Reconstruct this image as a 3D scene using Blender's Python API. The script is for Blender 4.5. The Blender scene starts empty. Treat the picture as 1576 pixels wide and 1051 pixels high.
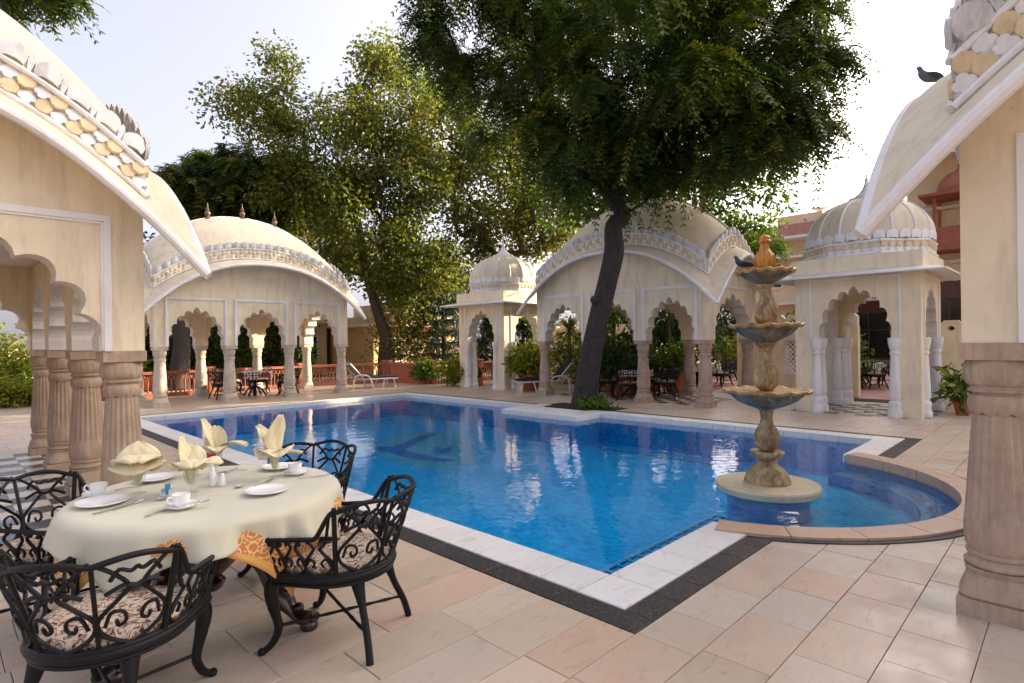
import bpy, bmesh, math, random
import numpy as np
from mathutils import Vector, Matrix, noise as mnoise

random.seed(7)
RNG = np.random.default_rng(7)
PI = math.pi
SC = bpy.context.scene
COL = SC.collection

# ------------------------------------------------------------------ camera
CAM = Vector((-2.8487, -1.9212, 1.6))
YAW, PITCH, ROLL = math.radians(44.5935), math.radians(-0.133), math.radians(-0.754)
_f = Vector((math.cos(YAW) * math.cos(PITCH), math.sin(YAW) * math.cos(PITCH), math.sin(PITCH)))
_r = Vector((math.sin(YAW), -math.cos(YAW), 0))
_u = _r.cross(_f)
_r2 = _r * math.cos(ROLL) + _u * math.sin(ROLL)
_u2 = -_r * math.sin(ROLL) + _u * math.cos(ROLL)
cam_d = bpy.data.cameras.new('camera')
cam_d.sensor_width = 36.0
cam_d.lens = 36.0 * 885.8 / 1576.0
cam_d.clip_start = 0.05
cam_d.clip_end = 2000.0
cam = bpy.data.objects.new('camera', cam_d)
COL.objects.link(cam)
cam.matrix_world = Matrix((
    (_r2.x, _u2.x, -_f.x, CAM.x), (_r2.y, _u2.y, -_f.y, CAM.y), (_r2.z, _u2.z, -_f.z, CAM.z), (0, 0, 0, 1)))
SC.camera = cam

# ------------------------------------------------------------------ sky and sun
SUN_AZ = Vector((0.937, -0.348, 0)).normalized()      # horizontal direction towards the sun
SUN_EL = math.radians(17)
world = bpy.data.worlds.new('World')
SC.world = world
world.use_nodes = True
wn = world.node_tree
bg = wn.nodes['Background']
sky = wn.nodes.new('ShaderNodeTexSky')
sky.sky_type = 'NISHITA'
sky.sun_disc = False
sky.sun_elevation = SUN_EL
sky.sun_rotation = math.atan2(SUN_AZ.x, SUN_AZ.y)
sky.air_density = 0.25
sky.dust_density = 9.0
sky.ozone_density = 0.3
# milky winter haze: an even veil over the whole sky
veil = wn.nodes.new('ShaderNodeMix')
veil.data_type = 'RGBA'
veil.blend_type = 'ADD'
veil.inputs[0].default_value = 1.0
wn.links.new(sky.outputs[0], veil.inputs[6])
veil.inputs[7].default_value = (0.72, 0.70, 0.78, 1)
wn.links.new(veil.outputs[2], bg.inputs[0])
bg.inputs[1].default_value = 0.15
sun_d = bpy.data.lights.new('sun', 'SUN')
sun_d.energy = 4.0
sun_d.angle = math.radians(0.6)
sun_d.color = (1.0, 0.80, 0.55)
sun = bpy.data.objects.new('sun', sun_d)
COL.objects.link(sun)
_sd = (SUN_AZ * math.cos(SUN_EL) + Vector((0, 0, math.sin(SUN_EL))))
sun.rotation_euler = (-_sd).to_track_quat('-Z', 'Y').to_euler()
SC.view_settings.view_transform = 'Standard'
SC.view_settings.look = 'None'
SC.view_settings.exposure = 2.06
SC.view_settings.gamma = 1.0
SC.view_settings.use_curve_mapping = False
SC.render.engine = 'CYCLES'
SC.cycles.use_denoising = True
SC.cycles.max_bounces = 10
SC.cycles.diffuse_bounces = 4
SC.cycles.glossy_bounces = 4
SC.cycles.transparent_max_bounces = 12
SC.cycles.transmission_bounces = 6
SC.cycles.caustics_reflective = False
SC.cycles.caustics_refractive = False
SC.cycles.sample_clamp_indirect = 6.0


# ------------------------------------------------------------------ materials
MATS = {}


class NT:
    def __init__(self, name):
        self.m = bpy.data.materials.new(name)
        self.m.use_nodes = True
        self.t = self.m.node_tree
        self.b = self.t.nodes['Principled BSDF']
        self.out = self.t.nodes['Material Output']
        MATS[name] = self.m

    def n(self, kind, **kw):
        nd = self.t.nodes.new(kind)
        for k, v in kw.items():
            if k.startswith('i_'):
                key = k[2:]
                key = int(key) if key.isdigit() else key
                nd.inputs[key].default_value = v
            else:
                setattr(nd, k, v)
        return nd

    def l(self, a, b):
        self.t.links.new(a, b)

    def coords(self, world=False):
        if world:
            return self.n('ShaderNodeNewGeometry').outputs['Position']
        return self.n('ShaderNodeTexCoord').outputs['Object']

    def noise(self, scale, detail=4.0, rough=0.6, vec=None, dim='3D', dist=0.0):
        nd = self.n('ShaderNodeTexNoise', noise_dimensions=dim)
        nd.inputs['Scale'].default_value = scale
        nd.inputs['Detail'].default_value = detail
        nd.inputs['Roughness'].default_value = rough
        nd.inputs['Distortion'].default_value = dist
        if vec is not None:
            self.l(vec, nd.inputs['Vector'])
        return nd

    def ramp(self, fac, stops, interp='LINEAR'):
        nd = self.n('ShaderNodeValToRGB')
        cr = nd.color_ramp
        cr.interpolation = interp
        while len(cr.elements) < len(stops):
            cr.elements.new(0.5)
        for e, (p, c) in zip(cr.elements, stops):
            e.position = p
            e.color = (c[0], c[1], c[2], 1)
        self.l(fac, nd.inputs[0])
        return nd.outputs[0]

    def mix(self, fac, a, b, mode='MIX'):
        nd = self.n('ShaderNodeMix', data_type='RGBA', blend_type=mode)
        for sock, v in ((nd.inputs[0], fac), (nd.inputs[6], a), (nd.inputs[7], b)):
            if hasattr(v, 'default_value') or hasattr(v, 'is_linked'):
                self.l(v, sock)
            elif isinstance(v, (int, float)):
                sock.default_value = v
            else:
                sock.default_value = (v[0], v[1], v[2], 1)
        return nd.outputs[2]

    def bump(self, height, strength=0.3, dist=0.01):
        nd = self.n('ShaderNodeBump')
        nd.inputs['Strength'].default_value = strength
        nd.inputs['Distance'].default_value = dist
        self.l(height, nd.inputs['Height'])
        self.l(nd.outputs[0], self.b.inputs['Normal'])
        return nd

    def color(self, c):
        if hasattr(c, 'is_linked'):
            self.l(c, self.b.inputs['Base Color'])
        else:
            self.b.inputs['Base Color'].default_value = (c[0], c[1], c[2], 1)

    def rough(self, v):
        if hasattr(v, 'is_linked'):
            self.l(v, self.b.inputs['Roughness'])
        else:
            self.b.inputs['Roughness'].default_value = v


def mul(c, k):
    return tuple(min(1, x * k) for x in c)


def plaster(name, c, var=0.16, rough=0.75, streak=0.5, grime=(0.30, 0.22, 0.13), scale=1.4):
    t = NT(name)
    pos = t.coords(True)
    a = t.noise(scale, 6, 0.65, pos)
    base = t.ramp(a.outputs[0], ((0.3, mul(c, 1 - var)), (0.7, mul(c, 1 + var * 0.4))))
    mp = t.n('ShaderNodeMapping')
    mp.inputs['Scale'].default_value = (3.2, 3.2, 0.5)
    t.l(pos, mp.inputs[0])
    s = t.noise(2.2, 5, 0.7, mp.outputs[0])
    st = t.ramp(s.outputs[0], ((0.48, (0, 0, 0)), (0.78, (1, 1, 1))))
    k = t.n('ShaderNodeMath', operation='MULTIPLY')
    t.l(st, k.inputs[0])
    k.inputs[1].default_value = streak * 0.85
    col = t.mix(k.outputs[0], base, grime)
    sp = t.noise(26, 3, 0.5, pos)
    spots = t.ramp(sp.outputs[0], ((0.70, (0, 0, 0)), (0.78, (1, 1, 1))))
    k2 = t.n('ShaderNodeMath', operation='MULTIPLY')
    t.l(spots, k2.inputs[0])
    k2.inputs[1].default_value = 0.25
    col = t.mix(k2.outputs[0], col, mul(grime, 0.8))
    t.color(col)
    t.rough(rough)
    fine = t.noise(9, 6, 0.7, pos)
    t.bump(fine.outputs[0], 0.35, 0.012)
    return t.m


CREAM = (0.83, 0.71, 0.50)
WHITE = (0.80, 0.78, 0.75)
plaster('cream_plaster', CREAM)
plaster('cream_roof', (0.73, 0.63, 0.46), 0.12, streak=0.5)
plaster('white_paint', WHITE, 0.1, 0.6, streak=0.45, grime=(0.36, 0.31, 0.25))
plaster('white_intrados', (0.70, 0.66, 0.60), 0.12, 0.7, streak=0.4)
plaster('white_weathered', (0.66, 0.65, 0.63), 0.2, 0.7, streak=1.0, grime=(0.22, 0.20, 0.17), scale=5)
plaster('yellow_plaster', (0.74, 0.53, 0.25), 0.15)
plaster('far_cream', (0.74, 0.60, 0.40), 0.1, streak=0.3)
plaster('quatrefoil_cream', (0.74, 0.58, 0.35), 0.2, streak=0.6, scale=6)
plaster('red_sandstone', (0.36, 0.115, 0.07), 0.25, 0.8, grime=(0.15, 0.05, 0.04), scale=5)
plaster('faded_red', (0.44, 0.21, 0.155), 0.2, 0.8, scale=2)
plaster('terracotta', (0.50, 0.13, 0.05), 0.2, 0.65, scale=6)


def sandstone(name, c):
    t = NT(name)
    pos = t.coords(True)
    a = t.noise(4.5, 7, 0.7, pos, dist=0.6)
    base = t.ramp(a.outputs[0], ((0.25, mul(c, 0.66)), (0.55, c), (0.8, mul(c, 1.22))))
    mp = t.n('ShaderNodeMapping')
    mp.inputs['Scale'].default_value = (14, 14, 1.1)
    t.l(pos, mp.inputs[0])
    s = t.noise(1.3, 5, 0.65, mp.outputs[0])
    st = t.ramp(s.outputs[0], ((0.45, (0, 0, 0)), (0.75, (0.55, 0.55, 0.55))))
    col = t.mix(st, base, (c[0] * 0.5, c[1] * 0.47, c[2] * 0.45))
    t.color(col)
    t.rough(0.78)
    f = t.noise(38, 5, 0.7, pos)
    t.bump(f.outputs[0], 0.4, 0.008)
    return t.m


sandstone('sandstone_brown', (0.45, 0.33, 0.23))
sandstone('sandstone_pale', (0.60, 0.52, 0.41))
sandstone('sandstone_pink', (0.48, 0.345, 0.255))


def tile_mat(name, pal, rough=0.32, streak=0.35, veincol=(0.36, 0.30, 0.25)):
    t = NT(name)
    at = t.n('ShaderNodeAttribute', attribute_name='rnd')
    pos = t.coords(True)
    stops = [((i + 0.5) / len(pal), c) for i, c in enumerate(pal)]
    base = t.ramp(at.outputs['Fac'], stops)
    w = t.n('ShaderNodeMath', operation='MULTIPLY')
    t.l(at.outputs['Fac'], w.inputs[0])
    w.inputs[1].default_value = 61.0
    mp = t.n('ShaderNodeMapping')
    mp.inputs['Scale'].default_value = (1.0, 3.2, 1.0)
    t.l(pos, mp.inputs[0])
    a = t.noise(2.8, 8, 0.7, mp.outputs[0], '4D', 1.6)
    t.l(w.outputs[0], a.inputs['W'])
    v = t.ramp(a.outputs[0], ((0.28, (0.72, 0.63, 0.54)), (0.47, (1, 1, 1)), (0.56, (0.98, 0.95, 0.92)), (0.70, (1.0, 0.80, 0.64))))
    col = t.mix(1.0, base, v, 'MULTIPLY')
    d = t.noise(0.9, 6, 0.7, pos)
    dirt = t.ramp(d.outputs[0], ((0.46, (0, 0, 0)), (0.75, (streak, streak, streak))))
    col = t.mix(dirt, col, veincol)
    t.color(col)
    r = t.noise(3.0, 5, 0.6, pos)
    rr = t.ramp(r.outputs[0], ((0.3, (rough - 0.1,) * 3), (0.75, (rough + 0.22,) * 3)))
    t.rough(rr)
    f = t.noise(14, 5, 0.6, pos)
    t.bump(f.outputs[0], 0.12, 0.006)
    return t.m


tile_mat('stone_tile', [(0.57, 0.455, 0.335), (0.61, 0.52, 0.40), (0.58, 0.385, 0.27), (0.60, 0.50, 0.385), (0.50, 0.43, 0.335),
                        (0.62, 0.49, 0.37), (0.56, 0.41, 0.295), (0.61, 0.525, 0.415), (0.53, 0.42, 0.30), (0.61, 0.435, 0.325)], 0.36)
tile_mat('coping_white', [(0.78, 0.76, 0.72), (0.82, 0.80, 0.76), (0.76, 0.745, 0.71)], 0.42, 0.22, (0.55, 0.50, 0.44))
tile_mat('ring_stone', [(0.56, 0.33, 0.20), (0.62, 0.44, 0.30), (0.58, 0.36, 0.24)], 0.35, 0.3)
tile_mat('courtyard_red', [(0.46, 0.22, 0.16), (0.50, 0.27, 0.20), (0.44, 0.21, 0.16)], 0.6, 0.2)
tile_mat('checker_black', [(0.022, 0.024, 0.028), (0.035, 0.036, 0.04)], 0.25, 0.15)
tile_mat('checker_white', [(0.62, 0.55, 0.46), (0.58, 0.49, 0.40)], 0.25, 0.2)
t = NT('granite_black')
vv = t.n('ShaderNodeTexVoronoi')
vv.inputs['Scale'].default_value = 110
t.l(t.coords(True), vv.inputs['Vector'])
nn = t.noise(45, 5, 0.75, t.coords(True))
nb = t.noise(2.3, 5, 0.7, t.coords(True))
c1 = t.ramp(nn.outputs[0], ((0.40, (0.009, 0.0085, 0.0085)), (0.56, (0.032, 0.029, 0.028)), (0.68, (0.15, 0.125, 0.11))))
c2 = t.ramp(nb.outputs[0], ((0.35, (0.7, 0.7, 0.75)), (0.72, (1.6, 1.3, 1.05))))
t.color(t.mix(0.8, c1, c2, 'MULTIPLY'))
t.rough(0.55)
t.bump(vv.outputs[0], 0.5, 0.004)
t = NT('grout')
t.color(t.ramp(t.noise(3, 5, 0.7, t.coords(True)).outputs[0], ((0.3, (0.09, 0.075, 0.06)), (0.7, (0.34, 0.28, 0.22)))))
t.rough(0.9)
t = NT('earth')
pos = t.coords(True)
t.color(t.ramp(t.noise(0.6, 8, 0.7, pos).outputs[0], ((0.3, (0.20, 0.145, 0.09)), (0.6, (0.34, 0.25, 0.16)), (0.75, (0.16, 0.18, 0.07)))))
t.rough(0.95)
t.bump(t.noise(20, 6, 0.7, pos).outputs[0], 0.6, 0.03)
t = NT('soil')
pos = t.coords(True)
t.color(t.ramp(t.noise(12, 6, 0.7, pos).outputs[0], ((0.3, (0.018, 0.013, 0.009)), (0.7, (0.06, 0.042, 0.028)))))
t.rough(0.95)
t.bump(t.noise(60, 5, 0.7, pos).outputs[0], 1.0, 0.02)


def mosaic(name, dark, mid, light, scale=26.0):
    t = NT(name)
    pos = t.coords(True)
    br = t.n('ShaderNodeTexVoronoi', distance='CHEBYCHEV')
    br.inputs['Scale'].default_value = scale
    br.inputs['Randomness'].default_value = 0.25
    t.l(pos, br.inputs['Vector'])
    sep = t.n('ShaderNodeSeparateColor')
    t.l(br.outputs['Color'], sep.inputs[0])
    base = t.ramp(sep.outputs[0], ((0.1, dark), (0.5, mid), (0.9, light)))
    lg = t.noise(1.6, 4, 0.6, pos)
    var = t.ramp(lg.outputs[0], ((0.3, (0.75, 0.80, 0.85)), (0.7, (1.1, 1.1, 1.1))))
    t.color(t.mix(0.6, base, var, 'MULTIPLY'))
    t.rough(0.3)
    return t.m


mosaic('mosaic_blue', (0.003, 0.36, 0.76), (0.004, 0.46, 0.90), (0.008, 0.56, 0.96), 18)
mosaic('mosaic_shallow', (0.008, 0.38, 0.68), (0.012, 0.48, 0.80), (0.03, 0.58, 0.88), 24)
mosaic('mosaic_turquoise', (0.04, 0.34, 0.52), (0.07, 0.44, 0.60), (0.12, 0.52, 0.66), 26)
mosaic('mosaic_navy', (0.004, 0.02, 0.16), (0.006, 0.04, 0.28), (0.01, 0.07, 0.40), 26)
mosaic('mosaic_royal', (0.005, 0.09, 0.38), (0.008, 0.14, 0.52), (0.012, 0.20, 0.62), 26)
mosaic('mosaic_pale', (0.16, 0.40, 0.66), (0.30, 0.52, 0.74), (0.48, 0.64, 0.80), 34)
mosaic('mosaic_black', (0.006, 0.012, 0.03), (0.01, 0.02, 0.05), (0.02, 0.04, 0.09), 26)

# pool water: clear film over the mosaic, mirror by Fresnel
t = NT('water')
t.t.nodes.remove(t.b)
pos = t.coords(True)
tr = t.n('ShaderNodeBsdfTransparent')
tr.inputs[0].default_value = (0.86, 0.95, 1.0, 1)
gl = t.n('ShaderNodeBsdfGlossy')
gl.inputs['Roughness'].default_value = 0.02
gl.inputs['Color'].default_value = (1, 1, 1, 1)
n1 = t.noise(2.6, 3, 0.5, pos, dist=0.4)
n2 = t.noise(11, 2, 0.5, pos, dist=0.3)
# ripples that spread from the fountain
sx = t.n('ShaderNodeVectorMath', operation='DISTANCE')
t.l(pos, sx.inputs[0])
sx.inputs[1].default_value = (3.6, 0.53, -0.09)
ph = t.n('ShaderNodeMath', operation='MULTIPLY_ADD')
t.l(sx.outputs['Value'], ph.inputs[0])
ph.inputs[1].default_value = 34.0
t.l(n1.outputs[0], ph.inputs[2])
sn = t.n('ShaderNodeMath', operation='SINE')
t.l(ph.outputs[0], sn.inputs[0])
am = t.n('ShaderNodeMapRange')
t.l(sx.outputs['Value'], am.inputs[0])
am.inputs[1].default_value = 0.5
am.inputs[2].default_value = 2.6
am.inputs[3].default_value = 0.55
am.inputs[4].default_value = 0.0
rp = t.n('ShaderNodeMath', operation='MULTIPLY')
t.l(sn.outputs[0], rp.inputs[0])
t.l(am.outputs[0], rp.inputs[1])
h1 = t.n('ShaderNodeMath', operation='MULTIPLY_ADD')
t.l(n2.outputs[0], h1.inputs[0])
h1.inputs[1].default_value = 0.22
t.l(n1.outputs[0], h1.inputs[2])
h2 = t.n('ShaderNodeMath', operation='MULTIPLY_ADD')
t.l(rp.outputs[0], h2.inputs[0])
h2.inputs[1].default_value = 0.16
t.l(h1.outputs[0], h2.inputs[2])
bp = t.n('ShaderNodeBump')
bp.inputs['Strength'].default_value = 0.5
bp.inputs['Distance'].default_value = 0.012
t.l(h2.outputs[0], bp.inputs['Height'])
t.l(bp.outputs[0], gl.inputs['Normal'])
fr = t.n('ShaderNodeFresnel')
fr.inputs[0].default_value = 1.24
t.l(bp.outputs[0], fr.inputs['Normal'])
mx = t.n('ShaderNodeMixShader')
t.l(fr.outputs[0], mx.inputs[0])
t.l(tr.outputs[0], mx.inputs[1])
t.l(gl.outputs[0], mx.inputs[2])
t.l(mx.outputs[0], t.out.inputs[0])


def simple(name, c, rough=0.5, metal=0.0, var=0.0, scale=8, bump=0.0, bscale=30, coat=0.0, spec=None):
    t = NT(name)
    if var:
        a = t.noise(scale, 5, 0.65, t.coords(False))
        t.color(t.ramp(a.outputs[0], ((0.3, mul(c, 1 - var)), (0.7, mul(c, 1 + var)))))
    else:
        t.color(c)
    t.rough(rough)
    t.b.inputs['Metallic'].default_value = metal
    t.b.inputs['Coat Weight'].default_value = coat
    if spec is not None:
        t.b.inputs['Specular IOR Level'].default_value = spec
    if bump:
        t.bump(t.noise(bscale, 5, 0.7, t.coords(False)).outputs[0], bump, 0.01)
    return t.m


simple('cast_iron', (0.0045, 0.0048, 0.0055), 0.42, 0.0, 0.3, 20, 0.35, 70, 0.0, 0.25)
simple('dark_wood', (0.030, 0.009, 0.006), 0.28, 0, 0.5, 6, 0.25, 25, 0.4)
simple('porcelain', (0.84, 0.83, 0.80), 0.12, 0, 0, coat=0.5)
simple('steel', (0.62, 0.62, 0.63), 0.18, 1.0)
simple('rose_red', (0.55, 0.006, 0.012), 0.5, 0, 0.2, 40)
simple('leaf_green_plain', (0.05, 0.13, 0.025), 0.45)
simple('card_blue', (0.10, 0.42, 0.70), 0.5)
simple('lounger_white', (0.74, 0.72, 0.68), 0.4)
simple('lounger_pad', (0.020, 0.026, 0.032), 0.8, 0, 0.3, 12, 0.3, 120)
simple('lounger_pad_grey', (0.16, 0.18, 0.21), 0.8, 0, 0.3, 12, 0.3, 120)
simple('dark_window', (0.012, 0.012, 0.013), 0.12)
simple('shutter_red', (0.42, 0.06, 0.035), 0.5, 0, 0.2, 8)
simple('carved_brown', (0.10, 0.038, 0.022), 0.5, 0, 0.4, 10, 0.6, 30)
simple('pigeon_grey', (0.13, 0.14, 0.17), 0.6, 0, 0.35, 18)
simple('pigeon_dark', (0.05, 0.06, 0.085), 0.5, 0, 0.3, 18)
simple('beak_dark', (0.03, 0.025, 0.025), 0.4)
simple('bird_foot', (0.35, 0.12, 0.10), 0.6)
simple('finial_brown', (0.17, 0.10, 0.07), 0.45, 0, 0.3, 20)
simple('mat_dark', (0.03, 0.02, 0.02), 0.9)
simple('dish_metal', (0.30, 0.27, 0.25), 0.5)

def thin_glass(name, tint, ior):
    t = NT(name)
    t.t.nodes.remove(t.b)
    tr = t.n('ShaderNodeBsdfTransparent')
    tr.inputs[0].default_value = tint
    gl = t.n('ShaderNodeBsdfGlossy')
    gl.inputs['Roughness'].default_value = 0.02
    lw = t.n('ShaderNodeLayerWeight')
    lw.inputs[0].default_value = 0.25
    pw_ = t.n('ShaderNodeMath', operation='POWER')
    t.l(lw.outputs['Facing'], pw_.inputs[0])
    pw_.inputs[1].default_value = 2.5
    fr = t.n('ShaderNodeMath', operation='MULTIPLY_ADD')
    t.l(pw_.outputs[0], fr.inputs[0])
    fr.inputs[1].default_value = 0.7
    fr.inputs[2].default_value = (ior - 1) ** 2 / (ior + 1) ** 2
    mx = t.n('ShaderNodeMixShader')
    t.l(fr.outputs[0], mx.inputs[0])
    t.l(tr.outputs[0], mx.inputs[1])
    t.l(gl.outputs[0], mx.inputs[2])
    t.l(mx.outputs[0], t.out.inputs[0])


thin_glass('glass', (0.95, 0.97, 0.96, 1), 1.45)
thin_glass('falling_water', (0.92, 0.95, 0.97, 1), 1.6)


def cloth(name, c, var=0.06, sheen=0.2):
    t = NT(name)
    pos = t.coords(False)
    a = t.noise(3.5, 5, 0.6, pos)
    t.color(t.ramp(a.outputs[0], ((0.3, mul(c, 1 - var)), (0.7, mul(c, 1 + var)))))
    t.rough(0.85)
    t.b.inputs['Sheen Weight'].default_value = sheen
    w = t.noise(420, 2, 0.5, pos)
    w2 = t.noise(7, 5, 0.6, pos)
    ad = t.n('ShaderNodeMath', operation='MULTIPLY_ADD')
    t.l(w.outputs[0], ad.inputs[0])
    ad.inputs[1].default_value = 0.15
    t.l(w2.outputs[0], ad.inputs[2])
    t.bump(ad.outputs[0], 0.35, 0.008)
    return t.m


cloth('cloth_cream', (0.56, 0.525, 0.385))
cloth('napkin_cream', (0.68, 0.60, 0.37), 0.06)

# printed orange undercloth: pale flower dots on ochre, plain border
t = NT('cloth_orange')
pos = t.coords(False)
v1 = t.n('ShaderNodeTexVoronoi')
v1.inputs['Scale'].default_value = 13
t.l(pos, v1.inputs['Vector'])
rg = t.n('ShaderNodeMath', operation='SINE')
mm = t.n('ShaderNodeMath', operation='MULTIPLY')
t.l(v1.outputs['Distance'], mm.inputs[0])
mm.inputs[1].default_value = 26.0
t.l(mm.outputs[0], rg.inputs[0])
fl = t.ramp(rg.outputs[0], ((0.72, (0, 0, 0)), (0.86, (0.8, 0.8, 0.8))))
v2 = t.n('ShaderNodeTexVoronoi')
v2.inputs['Scale'].default_value = 60
t.l(pos, v2.inputs['Vector'])
dt = t.ramp(v2.outputs['Distance'], ((0.22, (0.9, 0.9, 0.9)), (0.32, (0, 0, 0))))
both = t.mix(1.0, fl, dt, 'LIGHTEN')
at = t.n('ShaderNodeAttribute', attribute_name='edge')
inside = t.ramp(at.outputs['Fac'], ((0.79, (1, 1, 1)), (0.80, (0, 0, 0))))
both = t.mix(1.0, both, inside, 'MULTIPLY')
t.color(t.mix(both, t.mix(inside, (0.66, 0.34, 0.09), (0.52, 0.19, 0.030)), (0.78, 0.58, 0.38)))
t.rough(0.85)

# woven cushion pattern
t = NT('cushion_print')
pos = t.coords(False)
v1 = t.n('ShaderNodeTexVoronoi')
v1.inputs['Scale'].default_value = 38
t.l(pos, v1.inputs['Vector'])
nz = t.noise(24, 4, 0.6, pos, dist=2.5)
c = t.ramp(nz.outputs[0], ((0.36, (0.045, 0.020, 0.014)), (0.44, (0.22, 0.085, 0.05)), (0.52, (0.56, 0.46, 0.33)), (0.60, (0.62, 0.53, 0.40)), (0.68, (0.28, 0.15, 0.075)), (0.78, (0.50, 0.30, 0.11))))
t.color(c)
t.rough(0.9)
t.bump(v1.outputs['Distance'], 0.5, 0.006)

# patterned cloths of the far tables
t = NT('cloth_pattern')
pos = t.coords(False)
v1 = t.n('ShaderNodeTexVoronoi', distance='CHEBYCHEV')
v1.inputs['Scale'].default_value = 7
v1.inputs['Randomness'].default_value = 0.0
t.l(pos, v1.inputs['Vector'])
t.color(t.ramp(v1.outputs['Distance'], ((0.16, (0.16, 0.02, 0.025)), (0.2, (0.60, 0.55, 0.52)), (0.36, (0.62, 0.56, 0.52)), (0.42, (0.17, 0.02, 0.03)))))
t.rough(0.9)


def stone_fountain(name, stops):
    t = NT(name)
    pos = t.coords(True)
    a = t.noise(7, 7, 0.72, pos, dist=0.7)
    base = t.ramp(a.outputs[0], stops)
    mp = t.n('ShaderNodeMapping')
    mp.inputs['Scale'].default_value = (20, 20, 2.0)
    t.l(pos, mp.inputs[0])
    s = t.noise(1.2, 5, 0.65, mp.outputs[0])
    st = t.ramp(s.outputs[0], ((0.5, (0, 0, 0)), (0.7, (0.75, 0.75, 0.75))))
    t.color(t.mix(st, base, (0.16, 0.075, 0.028)))
    t.rough(0.42)
    t.bump(t.noise(40, 6, 0.7, pos).outputs[0], 0.5, 0.01)
    return t.m


stone_fountain('fountain_marble', ((0.34, (0.13, 0.08, 0.03)), (0.48, (0.36, 0.25, 0.11)), (0.66, (0.55, 0.45, 0.27))))
stone_fountain('fountain_rim', ((0.34, (0.30, 0.13, 0.03)), (0.5, (0.52, 0.29, 0.09)), (0.68, (0.62, 0.46, 0.25))))
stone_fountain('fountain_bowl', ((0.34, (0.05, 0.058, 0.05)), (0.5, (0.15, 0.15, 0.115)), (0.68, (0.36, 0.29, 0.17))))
stone_fountain('fountain_ochre', ((0.3, (0.34, 0.11, 0.012)), (0.5, (0.58, 0.24, 0.03)), (0.7, (0.68, 0.36, 0.08))))
plaster('island_stone', (0.66, 0.55, 0.36), 0.15, 0.5)


def bark(name, c):
    t = NT(name)
    pos = t.coords(True)
    mp = t.n('ShaderNodeMapping')
    mp.inputs['Scale'].default_value = (9, 9, 2.2)
    t.l(pos, mp.inputs[0])
    a = t.noise(2.2, 8, 0.75, mp.outputs[0], dist=0.8)
    t.color(t.ramp(a.outputs[0], ((0.3, mul(c, 0.35)), (0.55, c), (0.75, mul(c, 1.9)))))
    t.rough(0.9)
    t.bump(a.outputs[0], 1.0, 0.05)
    return t.m


bark('bark_dark', (0.055, 0.042, 0.036))
bark('bark_brown', (0.10, 0.066, 0.044))


def foliage(name, stops, trans=0.45, rough=0.45, tcol=(1.1, 1.25, 0.5)):
    t = NT(name)
    at = t.n('ShaderNodeAttribute', attribute_name='rnd')
    c = t.ramp(at.outputs['Fac'], stops)
    t.color(c)
    t.rough(rough)
    t.b.inputs['Specular IOR Level'].default_value = 0.35
    tl = t.n('ShaderNodeBsdfTranslucent')
    t.l(t.mix(1.0, c, tcol, 'MULTIPLY'), tl.inputs[0])
    ms = t.n('ShaderNodeMixShader')
    ms.inputs[0].default_value = trans
    t.l(t.b.outputs[0], ms.inputs[1])
    t.l(tl.outputs[0], ms.inputs[2])
    t.l(ms.outputs[0], t.out.inputs[0])
    return t.m


foliage('leaf_neem', ((0.0, (0.020, 0.044, 0.008)), (0.45, (0.058, 0.095, 0.014)), (0.8, (0.13, 0.155, 0.020)), (1.0, (0.21, 0.19, 0.027))))
foliage('leaf_olive', ((0.0, (0.045, 0.080, 0.014)), (0.5, (0.105, 0.135, 0.022)), (0.85, (0.19, 0.19, 0.030)), (1.0, (0.28, 0.19, 0.045))), 0.5, tcol=(1.3, 1.2, 0.45))
foliage('leaf_dark', ((0.0, (0.018, 0.045, 0.010)), (0.6, (0.042, 0.082, 0.016)), (1.0, (0.095, 0.125, 0.022))))
foliage('leaf_bright', ((0.0, (0.05, 0.12, 0.012)), (0.5, (0.11, 0.18, 0.018)), (1.0, (0.24, 0.26, 0.03))), 0.5)
foliage('leaf_yellow', ((0.0, (0.10, 0.15, 0.012)), (0.5, (0.22, 0.24, 0.02)), (1.0, (0.40, 0.33, 0.03))), 0.5)
foliage('leaf_red', ((0.0, (0.10, 0.008, 0.015)), (0.6, (0.19, 0.02, 0.03)), (1.0, (0.16, 0.08, 0.02))), 0.4, tcol=(1.2, 0.6, 0.5))
foliage('leaf_conifer', ((0.0, (0.012, 0.030, 0.014)), (0.6, (0.028, 0.055, 0.020)), (1.0, (0.06, 0.085, 0.02))), 0.25)
foliage('leaf_variegated', ((0.0, (0.05, 0.10, 0.015)), (0.55, (0.12, 0.18, 0.02)), (0.8, (0.42, 0.36, 0.05)), (1.0, (0.10, 0.14, 0.02))), 0.35)
foliage('flower_white', ((0.0, (0.7, 0.68, 0.6)), (1.0, (0.8, 0.78, 0.72))), 0.4, tcol=(1, 1, 1))


# ------------------------------------------------------------------ mesh helpers
def catmull(pts, sub=6, closed=False):
    pts = [Vector(p) for p in pts]
    n = len(pts)
    out = []
    rng = range(n) if closed else range(n - 1)
    for i in rng:
        p0 = pts[(i - 1) % n] if (closed or i > 0) else pts[0]
        p1 = pts[i]
        p2 = pts[(i + 1) % n]
        p3 = pts[(i + 2) % n] if (closed or i + 2 < n) else pts[-1]
        for k in range(sub):
            s = k / sub
            out.append(0.5 * ((2 * p1) + (p2 - p0) * s + (2 * p0 - 5 * p1 + 4 * p2 - p3) * s * s + (3 * p1 - p0 - 3 * p2 + p3) * s ** 3))
    if not closed:
        out.append(pts[-1].copy())
    return out


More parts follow.
